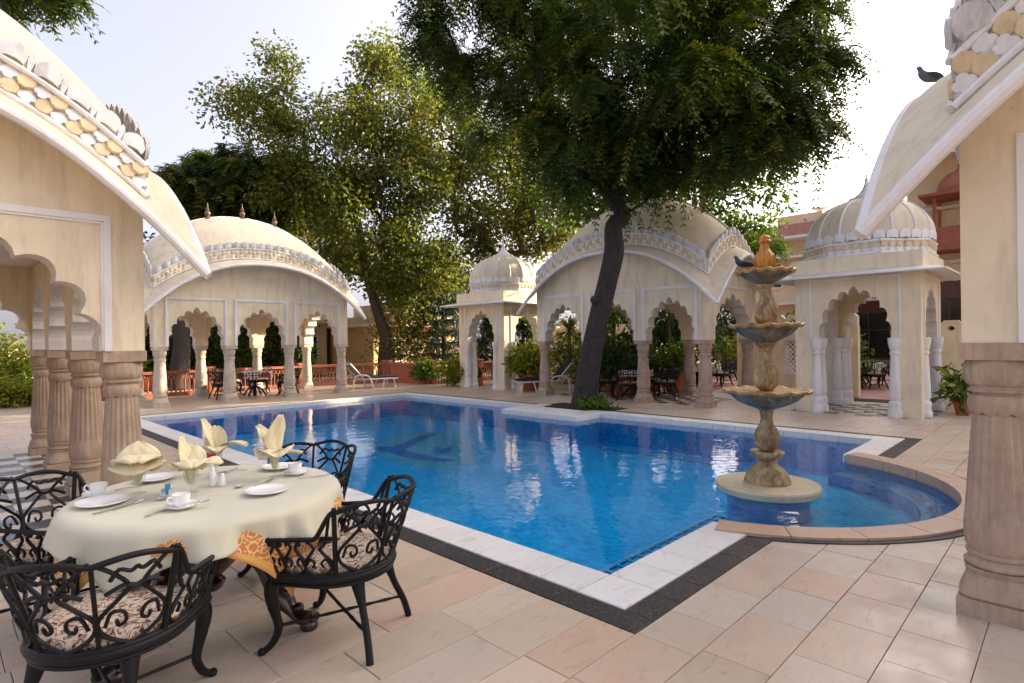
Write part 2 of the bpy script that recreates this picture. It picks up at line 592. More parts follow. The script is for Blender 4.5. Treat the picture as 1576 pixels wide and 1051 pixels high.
class MB:
    def __init__(self):
        self.v = []
        self.f = []
        self.m = []
        self.r = []
        self.mi = 0
        self.rnd = 0.5

    def face(self, idx):
        self.f.append(tuple(idx))
        self.m.append(self.mi)
        self.r.append(self.rnd)

    def vert(self, p):
        self.v.append((p[0], p[1], p[2]))
        return len(self.v) - 1

    def box(self, c, s, rz=0.0, taper=1.0, bottom=True):
        cx, cy, cz = c
        hx, hy, hz = s[0] / 2, s[1] / 2, s[2] / 2
        co, si = math.cos(rz), math.sin(rz)
        ids = []
        for z, k in ((-hz, 1.0), (hz, taper)):
            for x, y in ((-hx, -hy), (hx, -hy), (hx, hy), (-hx, hy)):
                x, y = x * k, y * k
                ids.append(self.vert((cx + x * co - y * si, cy + x * si + y * co, cz + z)))
        a = ids
        if bottom:
            self.face((a[3], a[2], a[1], a[0]))
        self.face((a[4], a[5], a[6], a[7]))
        for i in range(4):
            j = (i + 1) % 4
            self.face((a[i], a[j], a[4 + j], a[4 + i]))
        return self

    def lathe(self, prof, n=24, c=(0, 0, 0), mod=None, capb=True, capt=True, power=None):
        rows = []
        for k, (r, z) in enumerate(prof):
            row = []
            for i in range(n):
                th = 2 * PI * i / n
                rr = r
                if power:
                    pw = power(k, z)
                    if pw:
                        ct, st = abs(math.cos(th)), abs(math.sin(th))
                        rr = r / ((ct ** pw + st ** pw) ** (1.0 / pw))
                dz = 0.0
                if mod:
                    q = mod(k, z, th)
                    if isinstance(q, tuple):
                        rr *= q[0]
                        dz = q[1]
                    else:
                        rr *= q
                row.append(self.vert((c[0] + rr * math.cos(th), c[1] + rr * math.sin(th), c[2] + z + dz)))
            rows.append(row)
        for a, b in zip(rows[:-1], rows[1:]):
            for i in range(n):
                j = (i + 1) % n
                self.face((a[i], a[j], b[j], b[i]))
        if capb and prof[0][0] > 1e-4:
            self.face(tuple(reversed(rows[0])))
        if capt and prof[-1][0] > 1e-4:
            self.face(tuple(rows[-1]))
        return self

    def tube(self, path, rad, n=7, closed=False, caps=True, flat=1.0):
        path = [Vector(p) for p in path]
        m = len(path)
        if m < 2:
            return self
        rf = rad if callable(rad) else (lambda s: rad)
        rows = []
        nrm = None
        for i, p in enumerate(path):
            if closed:
                tg = path[(i + 1) % m] - path[i - 1]
            else:
                tg = path[min(i + 1, m - 1)] - path[max(i - 1, 0)]
            if tg.length < 1e-9:
                tg = Vector((0, 0, 1))
            tg.normalize()
            if nrm is None:
                ref = Vector((0, 0, 1)) if abs(tg.z) < 0.9 else Vector((1, 0, 0))
                nrm = (ref - tg * ref.dot(tg)).normalized()
            else:
                nrm = nrm - tg * nrm.dot(tg)
                if nrm.length < 1e-6:
                    nrm = tg.orthogonal()
                nrm.normalize()
            bn = tg.cross(nrm)
            r = rf(i / (m - 1))
            rows.append([self.vert(p + (nrm * math.cos(2 * PI * k / n) * flat + bn * math.sin(2 * PI * k / n)) * r) for k in range(n)])
        pairs = list(zip(rows[:-1], rows[1:]))
        if closed:
            pairs.append((rows[-1], rows[0]))
        for a, b in pairs:
            for k in range(n):
                j = (k + 1) % n
                self.face((a[k], a[j], b[j], b[k]))
        if caps and not closed:
            self.face(tuple(reversed(rows[0])))
            self.face(tuple(rows[-1]))
        return self

    def grid(self, fn, nu, nv, flip=False):
        ids = [[self.vert(fn(i / nu, j / nv)) for j in range(nv + 1)] for i in range(nu + 1)]
        for i in range(nu):
            for j in range(nv):
                q = (ids[i][j], ids[i + 1][j], ids[i + 1][j + 1], ids[i][j + 1])
                self.face(tuple(reversed(q)) if flip else q)
        return ids

    def prism(self, poly, z0, z1, inset=0.0):
        n = len(poly)
        b = [self.vert((x, y, z0)) for x, y in poly]
        if inset:
            cx = sum(p[0] for p in poly) / n
            cy = sum(p[1] for p in poly) / n
            w = []
            for x, y in poly:
                d = math.hypot(x - cx, y - cy) or 1
                k = 1 - inset / d
                w.append((cx + (x - cx) * k, cy + (y - cy) * k))
            m1 = [self.vert((x, y, z1 - inset * 0.8)) for x, y in poly]
            t = [self.vert((x, y, z1)) for x, y in w]
            for i in range(n):
                j = (i + 1) % n
                self.face((b[i], b[j], m1[j], m1[i]))
                self.face((m1[i], m1[j], t[j], t[i]))
        else:
            t = [self.vert((x, y, z1)) for x, y in poly]
            for i in range(n):
                j = (i + 1) % n
                self.face((b[i], b[j], t[j], t[i]))
        self.face(t)
        return self

    def add(self, other, mat=None):
        o = len(self.v)
        if mat is None:
            self.v += other.v
        else:
            self.v += [tuple(mat @ Vector(p)) for p in other.v]
        self.f += [tuple(i + o for i in f) for f in other.f]
        self.m += other.m
        self.r += other.r
        return self

    def mesh(self, name, mats, smooth=True, angle=35):
        me = bpy.data.meshes.new(name)
        me.from_pydata(self.v, [], self.f)
        for mm in (mats if isinstance(mats, (list, tuple)) else [mats]):
            me.materials.append(MATS[mm])
        if any(self.m):
            me.polygons.foreach_set('material_index', self.m)
        at = me.attributes.new('rnd', 'FLOAT', 'FACE')
        at.data.foreach_set('value', self.r)
        if smooth:
            me.polygons.foreach_set('use_smooth', [True] * len(self.f))
            me.set_sharp_from_angle(angle=math.radians(angle))
        me.update()
        return me

    def build(self, name, mats, parent=None, smooth=True, angle=35, loc=None, rz=0.0):
        o = bpy.data.objects.new(name, self.mesh(name, mats, smooth, angle))
        COL.objects.link(o)
        if parent is not None:
            o.parent = parent
        if loc is not None:
            o.location = loc
        if rz:
            o.rotation_euler.z = rz
        return o


def put(name, me, parent=None, loc=(0, 0, 0), rz=0.0, matrix=None):
    o = bpy.data.objects.new(name, me)
    COL.objects.link(o)
    if parent is not None:
        o.parent = parent
    if matrix is not None:
        o.matrix_basis = matrix
    else:
        o.location = loc
        o.rotation_euler.z = rz
    return o


def tag(o, label=None, cat=None, group=None, kind=None):
    if label:
        o['label'] = label
    if cat:
        o['category'] = cat
    if group:
        o['group'] = group
    if kind:
        o['kind'] = kind
    return o


def thing(name, label, cat, loc=(0, 0, 0), rz=0.0, group=None):
    o = bpy.data.objects.new(name, None)
    o.empty_display_size = 0.2
    COL.objects.link(o)
    o.location = loc
    o.rotation_euler.z = rz
    return tag(o, label, cat, group)


def copy_tree(root, label, loc, rz, group=None, scale=None):
    r = root.copy()
    COL.objects.link(r)
    r.location = loc
    r.rotation_euler.z = rz
    if scale:
        r.scale = (scale,) * 3
    tag(r, label, None, group)
    for ch in list(root.children):
        c = ch.copy()
        COL.objects.link(c)
        c.parent = r
        for g in list(ch.children):
            d = g.copy()
            COL.objects.link(d)
            d.parent = c
    return r


def np_mesh(name, verts, quads, rnd, mat, smooth=False):
    """verts (N,3), quads (M,4), rnd (M,)"""
    me = bpy.data.meshes.new(name)
    nv, nf = len(verts), len(quads)
    me.vertices.add(nv)
    me.vertices.foreach_set('co', np.ascontiguousarray(verts, dtype=np.float32).ravel())
    me.loops.add(nf * 4)
    me.loops.foreach_set('vertex_index', np.ascontiguousarray(quads, dtype=np.int32).ravel())
    me.polygons.add(nf)
    me.polygons.foreach_set('loop_start', np.arange(0, nf * 4, 4, dtype=np.int32))
    me.update(calc_edges=True)
    at = me.attributes.new('rnd', 'FLOAT', 'FACE')
    at.data.foreach_set('value', np.ascontiguousarray(rnd, dtype=np.float32))
    me.materials.append(MATS[mat])
    return me


def project(p):
    d = Vector(p) - CAM
    z = d.dot(_f)
    if z < 0.05:
        return None
    return 788 + 885.8 * d.dot(_r2) / z, 525.5 - 885.8 * d.dot(_u2) / z, z


# ------------------------------------------------------------------ ground and pool outline
PX0, PX1, PY0, PY1 = 0.34, 7.33, 0.325, 12.76       # water edge of the main basin
CO = 0.33                                            # coping width
BL = 0.19                                            # black granite strip width
BC, BR = (3.81, 0.83), 1.98                          # round fountain bay
NX, NY0, NY1 = 6.48, 5.45, 7.62                      # planter notch in the far long side
GX0, GX1, GY0, GY1 = PX0 - CO, PX1 + CO, PY0 - CO, PY1 + CO
a_half = math.asin((BC[1] - PY0) / BR)
arc = [(BC[0] + BR * math.cos(th), BC[1] + BR * math.sin(th)) for th in np.linspace(-PI + a_half, -a_half, 49)]
arc[0] = (BC[0] - math.sqrt(BR ** 2 - (BC[1] - PY0) ** 2), PY0)
arc[-1] = (2 * BC[0] - arc[0][0], PY0)
basin = [(PX0, PY0)] + arc + [(PX1, PY0), (PX1, NY0), (NX, NY0), (NX, NY1), (PX1, NY1), (PX1, PY1), (PX0, PY1)]
ROUT = BR + 0.30
ah2 = math.asin((BC[1] - (GY0 - BL)) / ROUT)
arc_out = [(BC[0] + ROUT * math.cos(th), BC[1] + ROUT * math.sin(th)) for th in np.linspace(-PI + ah2, -ah2, 49)]
rim = [(GX0 - BL, GY0 - BL)] + arc_out + [(GX1 + BL, GY0 - BL), (GX1 + BL, GY1 + BL), (GX0 - BL, GY1 + BL)]

ZF = -0.62         # basin floor as it reads through the water
ZW = -0.085        # water level


def sheet_with_hole(outer, inner, z):
    bm = bmesh.new()
    edges = []
    for loop in (outer, inner):
        vs = [bm.verts.new((x, y, z)) for x, y in loop]
        edges += [bm.edges.new((vs[i], vs[(i + 1) % len(vs)])) for i in range(len(vs))]
    bmesh.ops.triangle_fill(bm, edges=edges, use_beauty=True, use_dissolve=False)
    bmesh.ops.recalc_face_normals(bm, faces=bm.faces)
    for f in bm.faces:
        if f.normal.z < 0:
            f.normal_flip()
    return bm


bm = sheet_with_hole([(-600, -600), (600, -600), (600, 600), (-600, 600)], basin, -0.05)
me = bpy.data.meshes.new('ground')
bm.to_mesh(me)
bm.free()
me.materials.append(MATS['earth'])
ground = put('ground', me)
tag(ground, kind='structure')

# paved terrace: grout bed with single stone tiles laid on it
TX0, TX1, TY0, TY1 = -7.0, 13.2, -8.0, 20.3
bm = sheet_with_hole([(TX0, TY0), (TX1, TY0), (TX1, TY1), (TX0, TY1)], rim, -0.012)
me = bpy.data.meshes.new('terrace')
bm.to_mesh(me)
bm.free()
me.materials.append(MATS['grout'])
terrace = put('terrace', me)
tag(terrace, kind='structure')

PAVS = {}
CHECK = [  # chequered floors under pavilions and kiosk: x0,x1,y0,y1
    (-4.25, -1.42, 4.0, 9.36), (9.85, 11.95, 4.45, 9.05), (10.2, 12.6, 0.1, 2.55)]


def clip_half(poly, px, py, nx, ny):
    out = []
    for i in range(len(poly)):
        a, b = poly[i], poly[(i + 1) % len(poly)]
        da = (a[0] - px) * nx + (a[1] - py) * ny
        db = (b[0] - px) * nx + (b[1] - py) * ny
        if da >= 0:
            out.append(a)
        if (da >= 0) != (db >= 0):
            s = da / (da - db)
            out.append((a[0] + (b[0] - a[0]) * s, a[1] + (b[1] - a[1]) * s))
    return out


rr = random.Random(11)
tiles = []
EX = [(GX0 - BL, GX1 + BL, GY0 - BL, GY1 + BL), (7.6, 8.45, 5.45, 7.45)] + CHECK
ybreaks = sorted(set([TY0, TY1, GY0 - BL, GY1 + BL] + [c[2] for c in EX[1:]] + [c[3] for c in EX[1:]]))
ys = []
for y0, y1 in zip(ybreaks[:-1], ybreaks[1:]):
    n = max(1, round((y1 - y0) / 0.335))
    ys += [(y0 + (y1 - y0) * k / n, y0 + (y1 - y0) * (k + 1) / n) for k in range(n)]
for (ya, yb) in ys:
    ym = (ya + yb) / 2
    spans = [(TX0, TX1)]
    for (x0, x1, y0, y1) in EX:
        if y0 < ym < y1:
            ns = []
            for s0, s1 in spans:
                if x1 <= s0 or x0 >= s1:
                    ns.append((s0, s1))
                else:
                    if x0 > s0:
                        ns.append((s0, x0))
                    if x1 < s1:
                        ns.append((x1, s1))
            spans = ns
    for s0, s1 in spans:
        x = s1
        sgn = -1
        while x > s0 + 0.02:
            w = rr.choice((0.36, 0.40, 0.44, 0.48, 0.52, 0.56)) if ym < -0.1 else rr.choice((0.56, 0.6, 0.6, 0.62, 0.9))
            x2 = max(s0, x - w)
            if x2 - s0 < 0.15:
                x2 = s0
            poly = [(x2, ya), (x, ya), (x, yb), (x2, yb)]
            cx, cy = (x + x2) / 2 - BC[0], ym - BC[1]
            d = math.hypot(cx, cy)
            if ym < -0.1 and d < ROUT + 0.5:
                nx, ny = cx / d, cy / d
                rc = ROUT - 0.03
                poly = clip_half(poly, BC[0] + nx * rc, BC[1] + ny * rc, nx, ny)
            if len(poly) >= 3:
                tiles.append(poly)
            x = x2
vis = []
hid = []
for poly in tiles:
    cx = sum(p[0] for p in poly) / len(poly)
    cy = sum(p[1] for p in poly) / len(poly)
    q = project((cx, cy, 0))
    if q is None:
        hid.append(poly)
        continue
    pts = [project((x, y, 0)) for x, y in poly]
    if any(t_ is None for t_ in pts):
        hid.append(poly)
        continue
    ar = 0
    for i in range(len(pts)):
        j = (i + 1) % len(pts)
        ar += pts[i][0] * pts[j][1] - pts[j][0] * pts[i][1]
    if -60 < q[0] < 1640 and q[1] < 1110:
        vis.append((abs(ar) / 2, poly))
    else:
        hid.append(poly)
vis.sort(key=lambda a: -a[0])


def tile_piece(mb, poly, z, gap=0.0018, bev=0.003):
    cx = sum(p[0] for p in poly) / len(poly)
    cy = sum(p[1] for p in poly) / len(poly)
    w = []
    for x, y in poly:
        w.append((x + (gap if x < cx else -gap), y + (gap if y < cy else -gap)))
    mb.prism(w, -0.02, z, bev)


far = MB()
for k, (ar, poly) in enumerate(vis):
    z = rr.uniform(-0.0015, 0.0015)
    if k < 296:
        mb = MB()
        mb.rnd = rr.random()
        tile_piece(mb, poly, z)
        mb.build('stone_tile', 'stone_tile', terrace, smooth=False)
    else:
        far.rnd = rr.random()
        tile_piece(far, poly, z)
for poly in hid:
    far.rnd = rr.random()
    tile_piece(far, poly, 0)
o = far.build('distant_stone_tiles', 'stone_tile', terrace, smooth=False)
o['kind'] = 'stuff'

# sunlit red courtyard beyond the kiosks
court = MB()
court.rnd = 0.4
rows = 0
y = -14.0
while y < 40:
    x = 13.2
    while x < 60:
        court.rnd = rr.random()
        s = 1.2 if x < 24 else 4.0
        court.prism([(x + .01, y + .01), (x + s - .01, y + .01), (x + s - .01, y + 1.19), (x + .01, y + 1.19)], -0.03, rr.uniform(-0.014, -0.01))
        x += s
    y += 1.2
o = court.build('courtyard_paving', 'courtyard_red', None, smooth=False)
tag(o, kind='structure')

# chequer floors
for ci, (x0, x1, y0, y1) in enumerate(CHECK):
    s = 0.29 if ci == 0 else 0.30
    nx, ny = round((x1 - x0) / s), round((y1 - y0) / s)
    dx, dy = (x1 - x0) / nx, (y1 - y0) / ny
    fl = MB()
    fl.box(((x0 + x1) / 2, (y0 + y1) / 2, -0.01), (x1 - x0, y1 - y0, 0.006))
    par = fl.build('chequer_floor', 'grout', terrace, smooth=False)
    rest = MB()
    for i in range(nx):
        for j in range(ny):
            # laid diagonally in the first hall, square elsewhere
            poly = [(x0 + i * dx, y0 + j * dy), (x0 + (i + 1) * dx, y0 + j * dy), (x0 + (i + 1) * dx, y0 + (j + 1) * dy), (x0 + i * dx, y0 + (j + 1) * dy)]
            q = project(((poly[0][0] + poly[1][0]) / 2, (poly[0][1] + poly[2][1]) / 2, 0))
            near = ci == 0 and q is not None and -20 < q[0] < 230
            mb = MB() if near else rest
            mb.rnd = rr.random()
            mb.mi = (i + j) % 2 if not near else 0
            tile_piece(mb, poly, 0.0, 0.0015, 0.002)
            if near:
                mb.build('floor_tile', 'checker_black' if (i + j) % 2 else 'checker_white', par, smooth=False)
    if rest.f:
        o = rest.build('distant_floor_tiles', ['checker_white', 'checker_black'], par, smooth=False)
        o['kind'] = 'stuff'

# ------------------------------------------------------------------ the pool
pool = thing('swimming_pool', None, None)
pool['kind'] = 'structure'
mb = MB()
n = len(basin)
top = [mb.vert((x, y, -0.012)) for x, y in basin]
bot = [mb.vert((x, y, ZF)) for x, y in basin]
for i in range(n):
    j = (i + 1) % n
    mb.face((top[j], top[i], bot[i], bot[j]))
mb.build('basin_wall', 'mosaic_blue', pool, smooth=False)
mb = MB()
mb.face([mb.vert((x, y, ZF)) for x, y in [(PX0, PY0), (PX1, PY0), (PX1, PY1), (PX0, PY1)]])
mb.build('basin_floor', 'mosaic_blue', pool, smooth=False)
# shallow fountain bay with its step
mb = MB()
bay = [(arc[0][0] + 0.0, PY0 + 0.42)] + arc + [(arc[-1][0], PY0 + 0.42)]
mb.face([mb.vert((x, y, -0.33)) for x, y in bay])
b0, b1 = bay[0], bay[-1]
mb.face([mb.vert(p) for p in ((b0[0], b0[1], -0.33), (b1[0], b1[1], -0.33), (b1[0], b1[1], ZF), (b0[0], b0[1], ZF))][::-1])
mb.build('bay_floor', 'mosaic_shallow', pool, smooth=False)
# pale band of mosaic round the bay and under the coping, navy lines
mb = MB()
th = np.linspace(-PI + a_half, -a_half, 91)
for k in range(90):
    def Q4(ra, rb, z_, t0, t1, mi):
        mb.mi = mi
        mb.face([mb.vert((BC[0] + r * math.cos(a), BC[1] + r * math.sin(a), z_)) for r, a in ((ra, t0), (rb, t0), (rb, t1), (ra, t1))])
    t0, t1 = th[k], th[k + 1]
    Q4(1.60, 1.98, -0.20, t0, t1, 2)
    mb.mi = 2
    mb.face([mb.vert((BC[0] + 1.60 * math.cos(a), BC[1] + 1.60 * math.sin(a), z_)) for a, z_ in ((t0, -0.33), (t0, -0.20), (t1, -0.20), (t1, -0.33))])
    Q4(1.61, 1.635, -0.197, t0, t1, 1)
    tm = (t0 + t1) / 2
    mb.mi = 0
    mb.face([mb.vert((BC[0] + r * math.cos(a), BC[1] + r * math.sin(a), -0.197)) for r, a in ((1.68, t0), (1.77, tm), (1.86, t0), (1.80, t0 - (t1 - t0) * 0.1), (1.74, t0))])
    mb.face([mb.vert((BC[0] + r * math.cos(a), BC[1] + r * math.sin(a), -0.197)) for r, a in ((1.72, tm), (1.86, t1), (1.80, t1), (1.68, tm))])
o = mb.build('bay_mosaic_band', ['mosaic_pale', 'mosaic_navy', 'mosaic_blue'], pool, smooth=False)
mb = MB()
k = 0
for (xa, ya, xb, yb, nx, ny) in ((PX0, PY0, PX0, PY1, 1, 0), (PX1, PY0, PX1, NY0, -1, 0), (PX1, NY1, PX1, PY1, -1, 0), (PX0, PY1, PX1, PY1, 0, -1), (arc[-1][0], PY0, PX1, PY0, 0, 1), (PX0, PY0, arc[0][0], PY0, 0, 1)):
    L = math.hypot(xb - xa, yb - ya)
    m = int(L / 0.11)
    for i in range(m):
        k += 1
        if i % 2:
            continue
        p = (xa + (xb - xa) * i / m + nx * 0.004, ya + (yb - ya) * i / m + ny * 0.004)
        q = (xa + (xb - xa) * (i + 1) / m + nx * 0.004, ya + (yb - ya) * (i + 1) / m + ny * 0.004)
        mb.face([mb.vert(v) for v in ((p[0], p[1], -0.16), (q[0], q[1], -0.16), (q[0], q[1], -0.11), (p[0], p[1], -0.11))])
mb.build('waterline_mosaic', 'mosaic_pale', pool, smooth=False)
# key pattern border on the floor
mb = MB()


def key_run(x0, y0, x1, y1):
    L = math.hypot(x1 - x0, y1 - y0)
    ux, uy = (x1 - x0) / L, (y1 - y0) / L
    wx, wy = -uy, ux
    z = ZF + 0.004

    def q(s0, s1, t0, t1, mi):
        mb.mi = mi
        zz = z - 0.0015 if mi == 2 else z
        mb.face([mb.vert((x0 + ux * s + wx * t_, y0 + uy * s + wy * t_, zz)) for s, t_ in ((s0, t0), (s1, t0), (s1, t1), (s0, t1))])
    q(0, L, 0, 0.30, 2)
    q(0, L, 0.30, 0.325, 1)
    q(0, L, 0.10, 0.12, 1)
    s = 0
    while s < L - 0.2:
        q(s, s + 0.105, 0.235, 0.272, 0)
        q(s + 0.105, s + 0.14, 0.15, 0.272, 0)
        q(s + 0.05, s + 0.105, 0.15, 0.18, 0)
        s += 0.18


key_run(1.0, 1.05, 4.1, 1.05)
key_run(6.95, 1.0, 6.95, 5.2)
key_run(6.6, 12.3, 1.0, 12.3)
key_run(0.85, 12.0, 0.85, 1.2)
mb.build('floor_key_border', ['mosaic_black', 'mosaic_pale', 'mosaic_blue'], pool, smooth=False)
# dolphin mosaic
mb = MB()
oval = [(3.40, 9.05), (4.3, 9.35), (5.35, 9.62), (5.9, 9.2), (5.25, 7.44), (4.25, 6.05), (3.6, 5.95), (3.22, 6.37), (3.25, 7.37), (3.25, 8.25)]
ov = [(p.x, p.y) for p in catmull([(x, y, 0) for x, y in oval], 4, True)]
mb.face([mb.vert((x, y, ZF + 0.004)) for x, y in ov])
mb.mi = 1
dol = [(3.78, 8.65), (4.02, 8.40), (4.64, 8.74), (5.2, 9.1), (5.76, 9.35), (5.62, 8.95), (5.1, 8.7), (4.58, 8.38), (3.98, 7.91), (3.90, 7.28), (3.93, 6.72), (4.06, 6.3), (3.72, 6.45), (3.52, 7.22), (3.62, 7.9), (3.60, 8.41)]
mb.face([mb.vert((x, y, ZF + 0.008)) for x, y in dol])
sm = [(4.70, 7.75), (4.54, 7.42), (4.85, 7.44), (4.43, 7.02), (4.15, 6.95), (4.32, 7.36)]
mb.face([mb.vert((x, y, ZF + 0.008)) for x, y in sm])
mb.build('dolphin_mosaic', ['mosaic_turquoise', 'mosaic_royal'], pool, smooth=False)

# coping stones, one by one
def strip(name, mat, x0, y0, x1, y1, pitch, gap=0.0035, z=0.012, zb=-0.105):
    """axis-aligned band cut into pieces along its long side"""
    lx, ly = x1 - x0, y1 - y0
    if lx > ly:
        m = max(1, round(lx / pitch))
        cells = [(x0 + lx * i / m, y0, x0 + lx * (i + 1) / m, y1) for i in range(m)]
    else:
        m = max(1, round(ly / pitch))
        cells = [(x0, y0 + ly * i / m, x1, y0 + ly * (i + 1) / m) for i in range(m)]
    for (a, b, c, d) in cells:
        mb = MB()
        mb.rnd = rr.random()
        zz = z + rr.uniform(-0.001, 0.001)
        mb.prism([(a + gap, b + gap), (c - gap, b + gap), (c - gap, d - gap), (a + gap, d - gap)], zb, zz, 0.005)
        mb.build(name, mat, pool, smooth=False)


E1 = 0.025   # nosing over the water
strip('coping_stone', 'coping_white', GX0, GY0 + CO + E1, PX0 + E1, PY1 - E1, 0.33)
strip('coping_stone', 'coping_white', GX0, GY0, PX0 + E1, PY0 + E1, 0.4)
strip('coping_stone', 'coping_white', PX0 + E1, GY0, arc[0][0], PY0 + E1, 0.33)
strip('coping_stone', 'coping_white', arc[-1][0], GY0, PX1 - E1, PY0 + E1, 0.33)
strip('coping_stone', 'coping_white', PX1 - E1, GY0, GX1, NY0 - 0.02, 0.42)
strip('coping_stone', 'coping_white', NX - E1, NY0 - 0.02, NX + 0.42, NY1 + 0.02, 0.55)
strip('coping_stone', 'coping_white', NX + 0.42, NY0 - 0.02, GX1 - 0.05, NY0 + 0.45, 0.45)
strip('coping_stone', 'coping_white', NX + 0.42, NY0 + 0.45, PX1 + 0.05, NY1 + 0.02, 0.55)
strip('coping_stone', 'coping_white', PX1 + 0.05, NY1 - 0.35, GX1 + BL, NY1 + 0.02, 0.55)
strip('coping_stone', 'coping_white', PX1 - E1, NY1 + 0.02, GX1, GY1, 0.42)
strip('coping_stone', 'coping_white', GX0, PY1 - E1, PX1 - E1, GY1, 0.42)
strip('granite_slab', 'granite_black', GX0 - BL, GY0 - BL, GX0, GY1 + BL, 0.6, 0.0015, 0.004)
strip('granite_slab', 'granite_black', GX0, GY0 - BL, arc[0][0] - 0.02, GY0, 0.3, 0.0015, 0.004)
strip('granite_slab', 'granite_black', arc[-1][0] + 0.02, GY0 - BL, GX1 + BL, GY0, 0.3, 0.0015, 0.004)
strip('granite_slab', 'granite_black', GX1, GY0, GX1 + BL, NY0 - 0.02, 0.6, 0.0015, 0.004)
strip('granite_slab', 'granite_black', GX1, NY1 + 0.02, GX1 + BL, GY1 + BL, 0.6, 0.0015, 0.004)
strip('granite_slab', 'granite_black', GX0, GY1, GX1, GY1 + BL, 0.6, 0.0015, 0.004)
# curved stones round the bay, raised on a black course
th0, th1 = -PI + a_half + 0.015, -a_half - 0.015
th = np.linspace(th0, th1, 11)
for k in range(10):
    mb = MB()
    mb.rnd = rr.random()
    sub = np.linspace(th[k] + 0.002, th[k + 1] - 0.002, 8)
    poly = [(BC[0] + (BR - E1) * math.cos(a), BC[1] + (BR - E1) * math.sin(a)) for a in sub]
    poly += [(BC[0] + (BR + 0.235) * math.cos(a), BC[1] + (BR + 0.235) * math.sin(a)) for a in sub[::-1]]
    poly = poly[::-1]
    m = len(poly)
    b = [mb.vert((x, y, -0.105)) for x, y in poly]
    tt = [mb.vert((x, y, 0.028)) for x, y in poly]
    for i in range(m):
        j = (i + 1) % m
        mb.face((b[i], b[j], tt[j], tt[i]))
    for i in range(7):
        mb.face((tt[i], tt[i + 1], tt[m - 2 - i], tt[m - 1 - i]))
    mb.build('curved_coping_stone', 'ring_stone', pool, smooth=False)
mb = MB()
sub = np.linspace(-PI + ah2, -ah2, 61)
for k in range(60):
    for (r0, r1, za, zb) in ((BR + 0.24, BR + 0.30, 0.010, 0.010), (BR + 0.30, BR + 0.30, 0.010, -0.03)):
        q = [(r0, sub[k], za), (r1, sub[k], zb), (r1, sub[k + 1], zb), (r0, sub[k + 1], za)]
        mb.face([mb.vert((BC[0] + r * math.cos(a), BC[1] + r * math.sin(a), z)) for r, a, z in q])
mb.build('curved_black_course', 'granite_black', pool)

# water surface
bm = bmesh.new()
vs = [bm.verts.new((x, y, ZW)) for x, y in basin]
ed = [bm.edges.new((vs[i], vs[(i + 1) % len(vs)])) for i in range(len(vs))]
bmesh.ops.triangle_fill(bm, edges=ed, use_beauty=True)
for f in bm.faces:
    f.normal_update()
    if f.normal.z < 0:
        f.normal_flip()
me = bpy.data.meshes.new('pool_water')
bm.to_mesh(me)
bm.free()
me.materials.append(MATS['water'])
o = put('pool_water', me)
tag(o, kind='structure')


# ------------------------------------------------------------------ pavilions with curved bangla roofs
def cusped(w, zs, h, lobes=9, per=7, depth=0.10):
    """outline of a scalloped arch from right spring to left spring (x,z)"""
    pts = []
    tot = lobes * per
    for i in range(tot + 1):
        s = i / tot
        th = PI * s
        k = abs(math.sin(PI * s * lobes))
        r = (1 - depth) + depth * k ** 0.8
        x = w * math.cos(th) * (r if 0.04 < s < 0.96 else 1 - depth * 0.3)
        z = zs + h * math.sin(th) ** 0.92 * r
        if abs(s - 0.5) < 0.5 / lobes:           # pointed top lobe
            z += h * 0.055 * (1 - abs(s - 0.5) * 2 * lobes)
        pts.append((x, z))
    return pts


